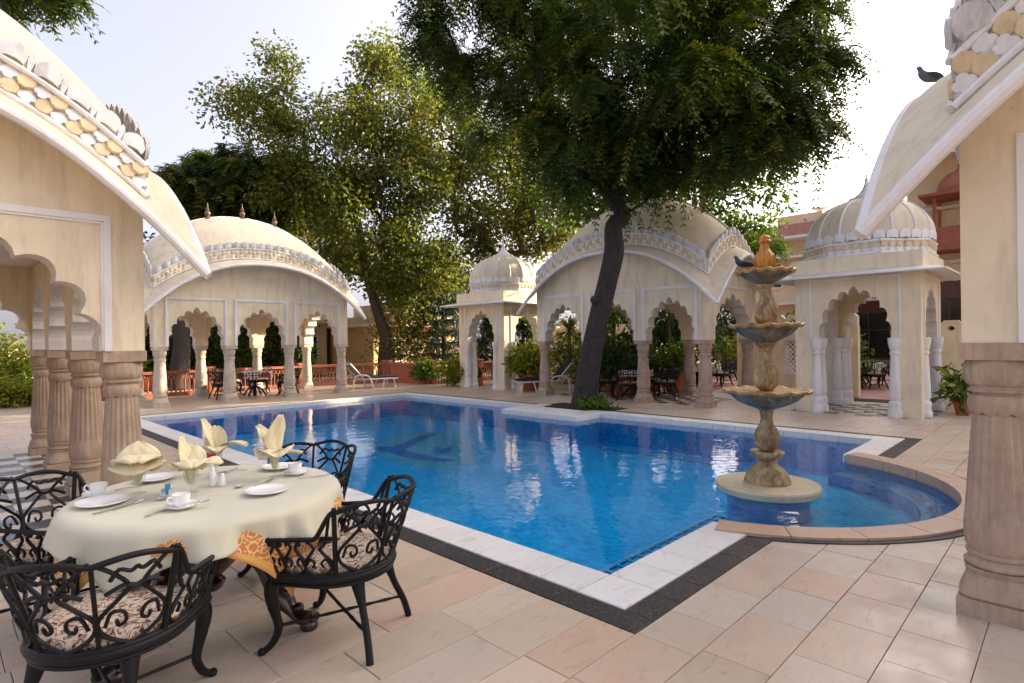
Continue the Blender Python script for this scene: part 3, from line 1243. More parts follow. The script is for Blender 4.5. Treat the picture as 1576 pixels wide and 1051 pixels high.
def arch_panel(s, w, zs, h, ztop, t=0.2, zb=None):
    """wall piece with a scalloped opening; material 0 faces, 1 intrados. x centred, y = thickness, spring at zs"""
    mb = MB()
    P = cusped(w, zs, h)
    cz = zs
    Q = []
    for x, z in P:
        dx, dz = x, max(z - cz, 1e-5)
        k = min((s / 2) / abs(dx) if abs(dx) > 1e-6 else 1e9, (ztop - cz) / dz)
        Q.append((dx * k, cz + (z - cz) * k if z - cz > 1e-5 else cz))
    for yy, flip in ((-t / 2, False), (t / 2, True)):
        pi = [mb.vert((x, yy, z)) for x, z in P]
        qi = [mb.vert((x, yy, z)) for x, z in Q]
        cR = mb.vert((s / 2, yy, ztop))
        cL = mb.vert((-s / 2, yy, ztop))
        for i in range(len(P) - 1):
            f = [pi[i], qi[i], qi[i + 1], pi[i + 1]]
            if Q[i][1] < ztop - 1e-4 <= Q[i + 1][1] and abs(Q[i][0] - s / 2) < 1e-4:
                f = [pi[i], qi[i], cR, qi[i + 1], pi[i + 1]]
            if Q[i + 1][1] < ztop - 1e-4 <= Q[i][1] and abs(Q[i + 1][0] + s / 2) < 1e-4:
                f = [pi[i], qi[i], cL, qi[i + 1], pi[i + 1]]
            mb.face(f if not flip else f[::-1])
        if zb is not None:   # jambs down to the ground
            for sg in (1, -1):
                f = [mb.vert(p) for p in ((sg * w, yy, zs), (sg * w, yy, zb), (sg * s / 2, yy, zb), (sg * s / 2, yy, zs))]
                if sg > 0:
                    f = f[::-1]
                    f = f[::-1] if not flip else f
                    mb.face(f if not flip else f)
                else:
                    mb.face(f[::-1] if not flip else f)
    mb.mi = 1
    for i in range(len(P) - 1):
        mb.face([mb.vert(p) for p in ((P[i][0], -t / 2, P[i][1]), (P[i + 1][0], -t / 2, P[i + 1][1]), (P[i + 1][0], t / 2, P[i + 1][1]), (P[i][0], t / 2, P[i][1]))])
    if zb is not None:
        for sg in (1, -1):
            mb.face([mb.vert(p) for p in ((sg * w, -t / 2, zb), (sg * w, t / 2, zb), (sg * w, t / 2, zs), (sg * w, -t / 2, zs))])
            mb.face([mb.vert(p) for p in ((sg * s / 2, -t / 2, zb), (sg * s / 2, t / 2, zb), (sg * s / 2, t / 2, ztop), (sg * s / 2, -t / 2, ztop))])
    else:
        for sg in (1, -1):   # seat on the column
            mb.face([mb.vert(p) for p in ((P[0][0] * sg, -t / 2, zs), (P[0][0] * sg, t / 2, zs), (sg * s / 2, t / 2, zs), (sg * s / 2, -t / 2, zs))])
    return mb


ZC = 1.55          # top of the capitals


def column_mb(seg=72, fine=True):
    mb = MB()
    mb.box((0, 0, 0.05), (0.37, 0.37, 0.1))
    prof = [(0.172, 0.10), (0.182, 0.115), (0.176, 0.15), (0.158, 0.20), (0.150, 0.235), (0.160, 0.258), (0.166, 0.27)]
    mb.lathe(prof, seg, power=lambda k, z: 5.0 - 10 * max(0, z - 0.14) if z < 0.22 else (3.0 if z < 0.26 else 2.4),
             mod=lambda k, z, th: 1 + (0.035 * abs(math.sin(4 * th)) * math.sin(PI * (z - 0.1) / 0.17) if fine else 0))
    ring = [(0.150, 0.268), (0.166, 0.278), (0.170, 0.290), (0.158, 0.302), (0.146, 0.312), (0.144, 0.325), (0.158, 0.338), (0.160, 0.350), (0.146, 0.362)]
    mb.lathe(ring, seg)
    sh = [(0.150, 0.360), (0.160, 0.385), (0.1655, 0.43), (0.166, 0.50), (0.164, 0.54), (0.160, 0.56), (0.158, 0.62), (0.150, 0.75), (0.141, 0.88), (0.132, 1.01), (0.124, 1.12), (0.121, 1.16)]
    fl = 20

    def mod(k, z, th):
        if not fine:
            return 1.0
        e = 1.0
        if 0.57 < z < 1.15:
            e = 1.0 - 0.085 * abs(math.cos(th * fl / 2)) ** 2.2
        elif z <= 0.57 and z > 0.37:
            e = 1 + 0.022 * abs(math.sin(th * 7)) ** 0.7 - 0.01
        return e
    mb.lathe(sh, seg, mod=mod)
    col = [(0.122, 1.155), (0.134, 1.175), (0.140, 1.21), (0.136, 1.24), (0.128, 1.25)]
    mb.lathe(col, seg, mod=lambda k, z, th: (1 + (0.05 * abs(math.cos(th * 6)) if z < 1.23 else 0), (-0.018 * abs(math.sin(th * 6)) if z < 1.19 else 0)) if fine else 1.0)
    nk = [(0.118, 1.245), (0.120, 1.262), (0.140, 1.270), (0.144, 1.282), (0.130, 1.292), (0.128, 1.302)]
    mb.lathe(nk, seg)
    cap = [(0.126, 1.298), (0.146, 1.315), (0.156, 1.35), (0.158, 1.40), (0.154, 1.44), (0.150, 1.455)]
    mb.lathe(cap, seg, mod=lambda k, z, th: 1 + (0.045 * abs(math.cos(th * 9)) * math.sin(PI * min(1, (z - 1.298) / 0.157)) if fine else 0))
    mb.box((0, 0, 1.502), (0.325, 0.325, 0.096))
    return mb


COLMESH = {}


def column_mesh(mat, fine):
    if (mat, fine) not in COLMESH:
        COLMESH[(mat, fine)] = column_mb(160 if fine else 24, fine).mesh('column', mat, True, 32)
    return COLMESH[(mat, fine)]


def petal_mb(w=0.095, h=0.185):
    mb = MB()
    rimp = [(-w * 0.82, 0), (-w * 0.98, 0.05), (-w, 0.10), (-w * 0.82, 0.145), (-w * 0.42, 0.172), (0, h), (w * 0.42, 0.172), (w * 0.82, 0.145), (w, 0.10), (w * 0.98, 0.05), (w * 0.82, 0)]
    b = [mb.vert((x, 0.0, z)) for x, z in rimp]
    f = [mb.vert((x * 0.96, -0.028 - 0.012 * (z / h), z * 0.99)) for x, z in rimp]
    c = [mb.vert((x * 0.45, -0.044, 0.02 + z * 0.75)) for x, z in rimp]
    n = len(rimp)
    for i in range(n - 1):
        mb.face((b[i + 1], b[i], f[i], f[i + 1]))
        mb.face((f[i + 1], f[i], c[i], c[i + 1]))
    mb.face(c[::-1])
    return mb


def narrow_petal_mb():
    mb = MB()
    rimp = [(-0.016, 0), (-0.030, 0.09), (-0.024, 0.14), (0, 0.168), (0.024, 0.14), (0.030, 0.09), (0.016, 0)]
    b = [mb.vert((x, 0.0, z)) for x, z in rimp]
    f = [mb.vert((x * 0.8, -0.024, z)) for x, z in rimp]
    for i in range(len(rimp) - 1):
        mb.face((b[i + 1], b[i], f[i], f[i + 1]))
    mb.face(f[::-1])
    return mb


def quatre_mb(r=0.062, d=0.020, ogee=False):
    mb = MB()
    pts = []
    NQ = 32
    for i in range(NQ):
        th = 2 * PI * i / NQ
        if ogee:
            k = (1 / max(abs(math.cos(th)), abs(math.sin(th)))) ** 0.95 * (1 + 0.15 * math.cos(4 * th)) * 0.86
        else:
            k = 0.72 + 0.30 * abs(math.cos(2 * th)) ** 0.6
        pts.append((r * k * math.cos(th), r * k * math.sin(th)))
    b = [mb.vert((x, 0.0, z)) for x, z in pts]
    f = [mb.vert((x * 0.93, -d, z * 0.93)) for x, z in pts]
    for i in range(NQ):
        j = (i + 1) % NQ
        mb.face((b[j], b[i], f[i], f[j]))
    mb.face(f[::-1])
    return mb


PIECES = {
    'petal': petal_mb(), 'narrow': narrow_petal_mb(), 'quatre': quatre_mb(0.062, 0.012), 'cross': quatre_mb(0.066, 0.026, True)}
PMESH = {}


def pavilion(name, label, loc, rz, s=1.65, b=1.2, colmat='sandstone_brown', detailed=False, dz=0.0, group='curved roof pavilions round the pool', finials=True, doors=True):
    a = 1.5 * s
    root = thing(name, label, 'pavilion', (loc[0], loc[1], 0), rz, group)
    o_ = 0.55
    A, B = a + o_, b + o_
    A1, B1 = A - 0.38, B - 0.38
    zE, hA, hB = 2.38 + dz, 1.45, 1.22
    zF, fA, fB = 3.02 + dz, 0.95, 0.76
    PA, PB = 2.3, 1.6
    # columns
    cm = column_mesh(colmat, detailed)
    for i in range(4):
        for sg in (-1, 1):
            put('column', cm, root, (-a + i * s, sg * b, 0))
    # sides: along, out, half depth, bays, half length of eave etc.
    sides = [(Vector((1, 0, 0)), Vector((0, -1, 0)), b, 3, s, A, A1, B, B1, hA, fA, PA), (Vector((-1, 0, 0)), Vector((0, 1, 0)), b, 3, s, A, A1, B, B1, hA, fA, PA),
             (Vector((0, 1, 0)), Vector((1, 0, 0)), a, 1, 2 * b, B, B1, A, A1, hB, fB, PB), (Vector((0, -1, 0)), Vector((-1, 0, 0)), a, 1, 2 * b, B, B1, A, A1, hB, fB, PB)]
    ZP = 2.86 + dz
    T = 0.30
    for si, (al, ou, dep, bays, span, L, L1, D, D1, h, fh, pw) in enumerate(sides):
        rot = math.atan2(al.y, al.x)

        def P(x, d, z):
            return al * x + ou * d + Vector((0, 0, z))
        half = bays * span / 2
        for i in range(bays):
            c = -half + (i + 0.5) * span
            key = ('arch', round(span, 3), round(dz, 3))
            if key not in PMESH:
                PMESH[key] = arch_panel(span, span / 2 - 0.155, ZC, (0.98 if span < 2 else 1.05) + dz * 0.6, ZP, T).mesh('arch_panel', ['cream_plaster', 'white_intrados'], True, 40)
            pp = P(c, dep, 0)
            put('arch_panel', PMESH[key], root, (pp.x, pp.y, 0), rot)
            mb = MB()
            wv = span / 2 - 0.125
            for d0 in (dep + T / 2,):
                for sg in (-1, 1):
                    q = P(c + sg * wv, d0 + 0.012, (ZC + ZP - 0.02) / 2)
                    mb.box((q.x, q.y, q.z), (0.055, 0.028, ZP - 0.02 - ZC), rot)
                    q = P(c + sg * (wv - 0.036), d0 + 0.006, (ZC + ZP - 0.07) / 2)
                    mb.box((q.x, q.y, q.z), (0.02, 0.016, ZP - 0.09 - ZC), rot)
                q = P(c, d0 + 0.0125, ZP - 0.047)
                mb.box((q.x, q.y, q.z), (2 * wv - 0.055, 0.029, 0.055), rot)
                q = P(c, d0 + 0.0065, ZP - 0.085)
                mb.box((q.x, q.y, q.z), (2 * wv - 0.092, 0.017, 0.02), rot)
            mb.build('panel_moulding', 'white_paint', root, smooth=False)
        # corner post above the capitals closes the angle
        # tympanum under the curved eave
        mb = MB()
        N = 40
        W = half + T / 2 if bays == 3 else half - T / 2
        for yy, fl in ((dep + T / 2, False), (dep - T / 2, True)):
            ids = []
            for k in range(N + 1):
                x = -W + 2 * W * k / N
                z1 = zF + fh * (1 - min(1, abs(x / L1)) ** pw) + 0.2
                p0, p1 = P(x, yy, ZP), P(x, yy, z1)
                ids.append((mb.vert(p0), mb.vert(p1)))
            for k in range(N):
                f = (ids[k][0], ids[k + 1][0], ids[k + 1][1], ids[k][1])
                mb.face(f if not fl else f[::-1])
        if bays == 3:
            for sg in (-1, 1):   # returns at the corners, down to the capitals
                x = sg * W
                mb.face([mb.vert(P(*q)) for q in ((x, dep, ZC), (x, dep + T / 2, ZC), (x, dep + T / 2, ZP), (x, dep, ZP))])
                mb.face([mb.vert(P(*q)) for q in ((x, dep - T / 2, ZP), (x, dep + T / 2, ZP), (x, dep + T / 2, zF + 0.3), (x, dep - T / 2, zF + 0.3))])
                mb.face([mb.vert(P(*q)) for q in ((sg * half, dep, ZC + 0.001), (x, dep, ZC + 0.001), (x, dep + T / 2, ZC + 0.001), (sg * half, dep + T / 2, ZC + 0.001))])
                x2 = sg * half
                mb.face([mb.vert(P(*q)) for q in ((x2, dep + T / 2, ZC), (x, dep + T / 2, ZC), (x, dep + T / 2, ZP), (x2, dep + T / 2, ZP))])
        mb.build('tympanum', 'cream_plaster', root, smooth=True, angle=20)
        # eave skirt: top, underside and edge roll
        mb = MB()
        N, M = 44, 7

        def sk(u, t_, off=0.0):
            uu = -1 + 2 * u
            e = P(L * uu, D, zE + h * (1 - abs(uu) ** pw))
            i_ = P(L1 * uu, D1, zF + fh * (1 - abs(uu) ** pw))
            q = e.lerp(i_, t_)
            q.z += 0.045 * math.sin(PI * min(1, max(0, t_))) - off
            return q
        mb.grid(lambda u, v: sk(u, v * 1.02), N, M)
        mb.build('eave_roof', 'cream_roof', root)
        mb = MB()
        mb.grid(lambda u, v: sk(u, -0.01 + v * 1.36, 0.075), N, M, flip=True)
        mb.build('eave_soffit', 'white_paint', root)
        mb = MB()
        mb.tube([sk(k / N, 0.0, 0.035) for k in range(N + 1)], 0.043, 10)
        mb.build('eave_moulding', 'white_paint', root)
        # frieze wall with mouldings
        mb = MB()

        def fz(u, zz, d=0.0):
            uu = -1 + 2 * u
            return P(L1 * uu, D1 + d, zF + fh * (1 - abs(uu) ** pw) + zz)
        mb.grid(lambda u, v: fz(u, -0.04 + v * 0.39), N, 1)
        mb.build('frieze', 'white_weathered' if not detailed else 'white_weathered', root)
        mb = MB()
        mb.tube([fz(k / N, 0.035, 0.012) for k in range(N + 1)], 0.026, 8)
        mb.build('frieze_moulding', 'white_paint', root)
        mb = MB()
        mb.tube([fz(k / N, 0.305, 0.018) for k in range(N + 1)], 0.024, 8)
        mb.build('frieze_moulding', 'white_paint', root)
        # carved pieces along the curve
        cps = np.array([fz(k / 400, 0)[:] for k in range(401)])
        dl = np.r_[0, np.cumsum(np.linalg.norm(np.diff(cps, axis=0), axis=1))]
        tot = dl[-1]

        def frame(sl):
            sl = min(max(sl, 0), tot)
            i = min(int(np.searchsorted(dl, sl)), 399)
            i = max(i, 1)
            p = Vector(cps[i - 1]).lerp(Vector(cps[i]), (sl - dl[i - 1]) / max(dl[i] - dl[i - 1], 1e-9))
            tg = (Vector(cps[min(i + 1, 400)]) - Vector(cps[i - 1])).normalized()
            return p, tg
        joined = {'petal': MB(), 'cross': MB(), 'quatre': MB()}

        def place(kind, sl, zz, out):
            p, tg = frame(sl)
            up = Vector((0, 0, 1))
            m = Matrix.Identity(4)
            for r_ in range(3):
                m[r_][0] = tg[r_]
                m[r_][1] = -ou[r_]
                m[r_][2] = up[r_]
                m[r_][3] = (p + up * zz + ou * out)[r_]
            big = 'petal' if kind in ('petal', 'narrow') else kind
            if detailed:
                mt = {'petal': 'white_weathered', 'narrow': 'white_weathered', 'quatre': 'white_paint', 'cross': 'quatrefoil_cream'}[kind]
                if (kind, 'me') not in PMESH:
                    PMESH[(kind, 'me')] = PIECES[kind].mesh(kind, mt, True, 40)
                nm = {'petal': 'lotus_petal', 'narrow': 'lotus_bud', 'quatre': 'white_quatrefoil', 'cross': 'cream_quatrefoil'}[kind]
                put(nm, PMESH[(kind, 'me')], root, matrix=m)
            else:
                joined[big].add(PIECES[kind], m)
        npet = int(round((tot - 0.1) / 0.235))
        st = (tot - 0.06) / npet
        for k in range(npet):
            place('petal', 0.03 + (k + 0.5) * st, 0.318, 0.005)
            if k:
                place('narrow', 0.03 + k * st, 0.322, 0.004)
        nq = int(round((tot - 0.04) / 0.118))
        st = (tot - 0.02) / nq
        for k in range(nq):
            for j_ in (0, 1):
                place('cross' if (k + j_) % 2 else 'quatre', 0.01 + (k + 0.5) * st, 0.112 + 0.118 * j_, 0.002)
        if not detailed:
            for kd, mt, nm in (('petal', 'white_weathered', 'lotus_petals'), ('cross', 'quatrefoil_cream', 'quatrefoil_band'), ('quatre', 'white_paint', 'white_quatrefoil_band')):
                ob = joined[kd].build(nm, mt, root, True, 40)
                ob['kind'] = 'stuff'
    # upper vault and ceiling
    mb = MB()

    def vault(u, v):
        uu, vv = -1 + 2 * u, -1 + 2 * v
        z = zF + 0.335 + fA * (1 - abs(uu) ** PA) + fB * (1 - abs(vv) ** PB) + 0.30 * (1 - uu * uu) ** 0.8 * (1 - vv * vv) ** 0.8
        return ((A1 - 0.004) * uu, (B1 - 0.004) * vv, z)
    mb.grid(vault, 48, 32)
    mb.build('upper_roof', 'cream_roof', root)
    mb = MB()
    mb.tube([Vector(vault(k / 40, 0.5)) + Vector((0, 0, 0.01)) for k in range(41)], 0.035, 8)
    mb.build('ridge_moulding', 'white_paint', root)
    if finials:
        for uu in (-0.72, -0.36, 0.0, 0.36, 0.72):
            p = vault((uu + 1) / 2, 0.5)
            mb = MB()
            mb.lathe([(0.075, -0.02), (0.08, 0.03), (0.05, 0.05), (0.03, 0.07), (0.06, 0.10), (0.085, 0.15), (0.07, 0.20), (0.03, 0.225), (0.05, 0.25), (0.055, 0.28), (0.025, 0.31), (0.035, 0.33), (0.015, 0.36), (0.012, 0.44), (0.001, 0.47)], 12, p)
            mb.build('finial', 'finial_brown', root)
    mb = MB()
    mb.box((0, 0, ZP + 0.02), (2 * a - T - 0.01, 2 * b - T - 0.01, 0.04))
    mb.build('ceiling', 'white_intrados', root, smooth=False)
    return root


pavilion('arcaded_pavilion', 'large cream pavilion close on the left behind the laid table', (-2.83, 6.695), PI / 2, detailed=True, dz=-0.12)
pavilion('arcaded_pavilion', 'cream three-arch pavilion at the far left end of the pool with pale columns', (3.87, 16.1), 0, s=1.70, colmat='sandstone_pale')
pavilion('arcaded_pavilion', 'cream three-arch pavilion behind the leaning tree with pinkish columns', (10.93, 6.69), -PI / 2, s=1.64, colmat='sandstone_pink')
pavilion('arcaded_pavilion', 'cream pavilion cut off by the right edge, one fluted column in front', (3.93, -2.79), 0, detailed=True, dz=-0.16)


# ------------------------------------------------------------------ domed kiosks
def kiosk(name, label, loc):
    root = thing(name, label, 'kiosk', (loc[0], loc[1], 0), 0, 'domed kiosks beside the pool terrace')
    S = 2.24
    h = S / 2
    T = 0.34
    am = arch_panel(S - 0.02, 0.66, 1.55, 1.0, 2.86, T, 0.0).mesh('arched_wall', ['cream_plaster', 'white_intrados'], True, 40)
    half = MB()
    half.lathe([(0.13, 0.0), (0.135, 0.10), (0.12, 0.13), (0.105, 0.17), (0.118, 0.24), (0.112, 0.30), (0.085, 0.33), (0.095, 0.36), (0.105, 0.42), (0.10, 0.6), (0.075, 1.15), (0.07, 1.2), (0.088, 1.22), (0.09, 1.26), (0.076, 1.29), (0.10, 1.36), (0.118, 1.46), (0.12, 1.55)], 20,
               mod=lambda k, z, th: 1 + (0.03 * abs(math.cos(th * 5)) if 0.35 < z < 1.2 else 0))
    hm = half.mesh('engaged_column', 'white_paint', True, 40)
    for k in range(4):
        rz = k * PI / 2
        ou = Vector((math.sin(rz), -math.cos(rz), 0))
        al = Vector((math.cos(rz), math.sin(rz), 0))
        c = ou * (h - T / 2)
        put('arched_wall', am, root, (c.x, c.y, 0), rz)
        for sg in (-1, 1):
            for dd in (0.0, -T):
                q = ou * (h + dd - (0.02 if dd == 0 else -0.02)) + al * (sg * 0.70)
                put('engaged_column', hm, root, (q.x, q.y, 0))
        mb = MB()
        d0 = h
        for sg in (-1, 1):
            q = al * (sg * 0.80) + ou * (d0 + 0.011)
            mb.box((q.x, q.y, 2.17), (0.05, 0.026, 1.22), rz)
        q = ou * (d0 + 0.0115)
        mb.box((q.x, q.y, 2.756), (1.55, 0.027, 0.05), rz)
        mb.build('panel_moulding', 'white_paint', root, smooth=False)
    mb = MB()   # sloping cornice slab
    oh = 0.46
    for (r0, z0, r1, z1, fl) in ((h - 0.05, 2.93, h + oh, 2.815, False), (h - 0.05, 2.865, h + oh, 2.785, True)):
        a_ = [mb.vert((x * r0, y * r0, z0)) for x, y in ((-1, -1), (1, -1), (1, 1), (-1, 1))]
        b_ = [mb.vert((x * r1, y * r1, z1)) for x, y in ((-1, -1), (1, -1), (1, 1), (-1, 1))]
        for i in range(4):
            j = (i + 1) % 4
            f = (b_[i], b_[j], a_[j], a_[i])
            mb.face(f[::-1] if fl else f)
        if not fl:
            tb = b_
        else:
            for i in range(4):
                j = (i + 1) % 4
                mb.face((b_[i], b_[j], tb[j], tb[i]))
    mb.build('cornice', 'white_paint', root, smooth=False)
    mb = MB()
    mb.box((0, 0, 3.06), (S + 0.1, S + 0.1, 0.30))
    mb.box((0, 0, 2.87), (S - 0.74, S - 0.74, 0.04))
    mb.build('parapet', 'cream_plaster', root, smooth=False)
    mb = MB()   # octagonal drum
    R8 = 1.235
    ang = [PI / 8 + k * PI / 4 for k in range(8)]
    mb.prism([(R8 * math.cos(t_), R8 * math.sin(t_)) for t_ in ang], 3.205, 3.50)
    mb.build('drum', 'white_weathered', root, smooth=False)
    mb = MB()
    for z, r in ((3.235, 0.03), (3.475, 0.028)):
        pts = [Vector((1.25 * math.cos(t_), 1.25 * math.sin(t_), z)) for t_ in ang]
        for i in range(8):
            mb.tube([pts[i], pts[(i + 1) % 8]], r, 8)
    mb.build('drum_moulding', 'white_paint', root)
    jc, jq = MB(), MB()
    for i in range(8):
        t0, t1 = ang[i], ang[(i + 1) % 8]
        p0 = Vector((R8 * math.cos(t0), R8 * math.sin(t0), 0))
        p1 = Vector((R8 * math.cos(t1), R8 * math.sin(t1), 0))
        tg = (p1 - p0).normalized()
        ou = Vector((tg.y, -tg.x, 0))
        for k in range(6):
            c = p0.lerp(p1, (k + 0.5) / 6)
            for kind, zz, dst in (('cross', 3.40, jc), ('quatre', 3.305, jq)):
                m = Matrix(((tg.x, -ou.x, 0, c.x), (tg.y, -ou.y, 0, c.y), (0, 0, 1, zz), (0, 0, 0, 1)))
                dst.add(PIECES[kind], m)
    ob = jc.build('drum_quatrefoil_band', 'quatrefoil_cream', root, True, 40)
    ob['kind'] = 'stuff'
    ob = jq.build('white_quatrefoil_band', 'white_paint', root, True, 40)
    ob['kind'] = 'stuff'
    pet = MB()
    for k in range(32):
        t_ = 2 * PI * k / 32
        ou = Vector((math.cos(t_), math.sin(t_), 0))
        tg = Vector((-ou.y, ou.x, 0))
        c = ou * 1.165
        m = Matrix(((tg.x * 1.15, -ou.x, 0, c.x), (tg.y * 1.15, -ou.y, 0, c.y), (0, 0, 1.05, 3.50), (0, 0, 0, 1)))
        pet.add(PIECES['petal'], m)
    ob = pet.build('lotus_petals', 'white_paint', root, True, 40)
    ob['kind'] = 'stuff'
    prof = [(1.15, 3.49), (1.175, 3.62), (1.17, 3.78), (1.12, 3.95), (1.02, 4.12), (0.87, 4.27), (0.68, 4.39), (0.48, 4.47), (0.33, 4.52), (0.24, 4.555)]
    mb = MB()
    mb.lathe(prof, 96, mod=lambda k, z, th: 1 - 0.018 * abs(math.cos(th * 8)) ** 4)
    dome = mb.build('dome', 'cream_roof', root, True, 60)
    for k in range(16):
        t_ = 2 * PI * (k + 0.5) / 16
        path = catmull([Vector((r * 1.002 * math.cos(t_), r * 1.002 * math.sin(t_), z)) for r, z in prof], 2)
        mb = MB()
        mb.tube(path, lambda s_: 0.026 - 0.014 * s_, 6)
        mb.build('dome_rib', 'white_paint', dome)
    mb = MB()
    mb.lathe([(0.36, 4.50), (0.34, 4.56), (0.25, 4.58), (0.22, 4.62), (0.15, 4.68), (0.09, 4.76), (0.05, 4.86), (0.03, 4.93), (0.045, 4.95), (0.045, 4.98), (0.02, 5.0), (0.018, 5.06), (0.001, 5.10)], 24,
             mod=lambda k, z, th: 1 + (0.06 * abs(math.cos(th * 8)) if z < 4.57 else 0))
    mb.build('dome_finial', 'white_paint', dome)
    return root


kiosk('domed_kiosk', 'square domed kiosk between the far lounger and the red balustrade', (11.3, 12.4))
kiosk('domed_kiosk', 'square domed kiosk right of the fountain, cloth-covered tables seen through its arch', (11.42, 1.33))


# ------------------------------------------------------------------ fountain
fx, fy = 3.6, 0.53
ftn = thing('tiered_fountain', 'three-tier weathered marble fountain on a round slab in the pool', 'fountain', (fx, fy, 0))
mb = MB()
mb.lathe([(0.40, -0.098), (0.50, -0.095), (0.525, -0.075), (0.535, -0.02), (0.525, 0.0), (0.40, 0.008)], 64)
mb.build('round_slab', 'island_stone', ftn)
mb = MB()
mb.lathe([(0.42, ZF), (0.42, -0.0985)], 48)
mb.build('slab_support', 'mosaic_blue', ftn)
mb = MB()
mb.lathe([(0.235, 0.0), (0.24, 0.035), (0.225, 0.06), (0.21, 0.10), (0.17, 0.155), (0.12, 0.19), (0.105, 0.215), (0.10, 0.25)], 40, mod=lambda k, z, th: 1 + (0.02 * abs(math.cos(th * 6)) if 0.04 < z < 0.2 else 0))
mb.build('foot', 'fountain_marble', ftn)
mb = MB()
mb.lathe([(0.095, 0.235), (0.11, 0.26), (0.145, 0.29), (0.168, 0.32), (0.172, 0.345), (0.16, 0.355), (0.12, 0.345)], 40, mod=lambda k, z, th: 1 + (0.03 * abs(math.cos(th * 5)) if z > 0.28 else 0))
mb.build('collar', 'fountain_marble', ftn)


def gourd(z0, h, r, mat, name='stem', twist=2.2):
    mb = MB()
    P_ = [(0.45, 0.0), (0.72, 0.06), (0.95, 0.16), (1.0, 0.28), (0.95, 0.40), (0.80, 0.50), (0.62, 0.57), (0.52, 0.66), (0.50, 0.76), (0.58, 0.84), (0.55, 0.88), (0.72, 0.92), (0.85, 0.97), (0.88, 1.0)]
    mb.lathe([(r * a_, z0 + h * b_) for a_, b_ in catmull2(P_)], 60,
             mod=lambda k, z, th: 1 + 0.20 * (abs(math.sin(th * 7 + twist * (z - z0) / h * 3)) ** 0.7 - 0.6) * (1 if (z - z0) / h < 0.55 else 0.35))
    return mb.build(name, mat, ftn, True, 55)


def catmull2(pts, sub=3):
    return [(p.x, p.y) for p in catmull([(x, y, 0) for x, y in pts], sub)]


def bowl(zr, r, depth, rs):
    """scalloped basin: rim lip (ochre) and bowl underside"""
    nl = 14
    sc = lambda th: 1 + 0.04 * abs(math.cos(th * nl / 2))
    mb = MB()
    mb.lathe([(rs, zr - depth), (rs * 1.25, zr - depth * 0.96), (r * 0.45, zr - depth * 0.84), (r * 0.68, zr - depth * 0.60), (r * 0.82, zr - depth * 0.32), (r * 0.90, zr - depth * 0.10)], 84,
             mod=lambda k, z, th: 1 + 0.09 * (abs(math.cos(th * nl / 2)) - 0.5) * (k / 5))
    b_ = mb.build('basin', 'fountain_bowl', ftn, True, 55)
    mb = MB()
    mb.lathe([(r * 0.88, zr - depth * 0.14), (r * 0.96, zr - 0.035), (r * 1.0, zr - 0.022), (r * 1.005, zr - 0.002), (r * 0.97, zr + 0.006), (r * 0.90, zr - 0.004), (r * 0.80, zr - 0.016), (0.02, zr - 0.022)], 84,
             mod=lambda k, z, th: (sc(th), (-0.018 * abs(math.sin(th * nl / 2)) ** 2 if 1 <= k <= 5 else 0)), capb=False)
    mb.build('rim', 'fountain_rim', b_, True, 55)


gourd(0.345, 0.50, 0.122, 'fountain_marble')
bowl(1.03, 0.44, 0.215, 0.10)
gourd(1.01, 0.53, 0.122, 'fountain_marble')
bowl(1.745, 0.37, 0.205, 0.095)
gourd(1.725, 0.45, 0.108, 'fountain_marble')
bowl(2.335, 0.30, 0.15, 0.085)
mb = MB()
Pf = [(0.05, 0.0), (0.085, 0.02), (0.105, 0.07), (0.106, 0.13), (0.09, 0.18), (0.062, 0.22), (0.050, 0.26), (0.048, 0.30), (0.062, 0.312), (0.066, 0.33), (0.055, 0.345), (0.058, 0.36), (0.045, 0.385), (0.018, 0.40), (0.001, 0.403)]
mb.lathe([(a_, 2.32 + b_) for a_, b_ in catmull2(Pf)], 50, mod=lambda k, z, th: 1 + (0.20 * (abs(math.sin(th * 6 + 9 * (z - 2.32))) ** 0.7 - 0.6) if z < 2.53 else 0.0))
mb.build('top_finial', 'fountain_ochre', ftn, True, 55)
rf = random.Random(5)
for (zr, r, zl) in ((2.335, 0.325, 1.75), (1.745, 0.40, 1.03), (1.03, 0.47, ZW)):
    mb = MB()
    for k in range(14):
        th = 2 * PI * (k + rf.uniform(-0.2, 0.2)) / 14
        if rf.random() < 0.35:
            continue
        dr = rf.uniform(0.01, 0.05)
        path = []
        for s in np.linspace(0, 1, 8):
            rr_ = r + dr * s
            path.append((rr_ * math.cos(th), rr_ * math.sin(th), zr - 0.01 - (zr - zl) * s ** 2))
        w = rf.uniform(0.0012, 0.0026)
        mb.tube(path, lambda s_, w=w: w * (1 - 0.4 * s_), 5)
    mb.build('water_threads', 'falling_water', ftn)['kind'] = 'stuff'


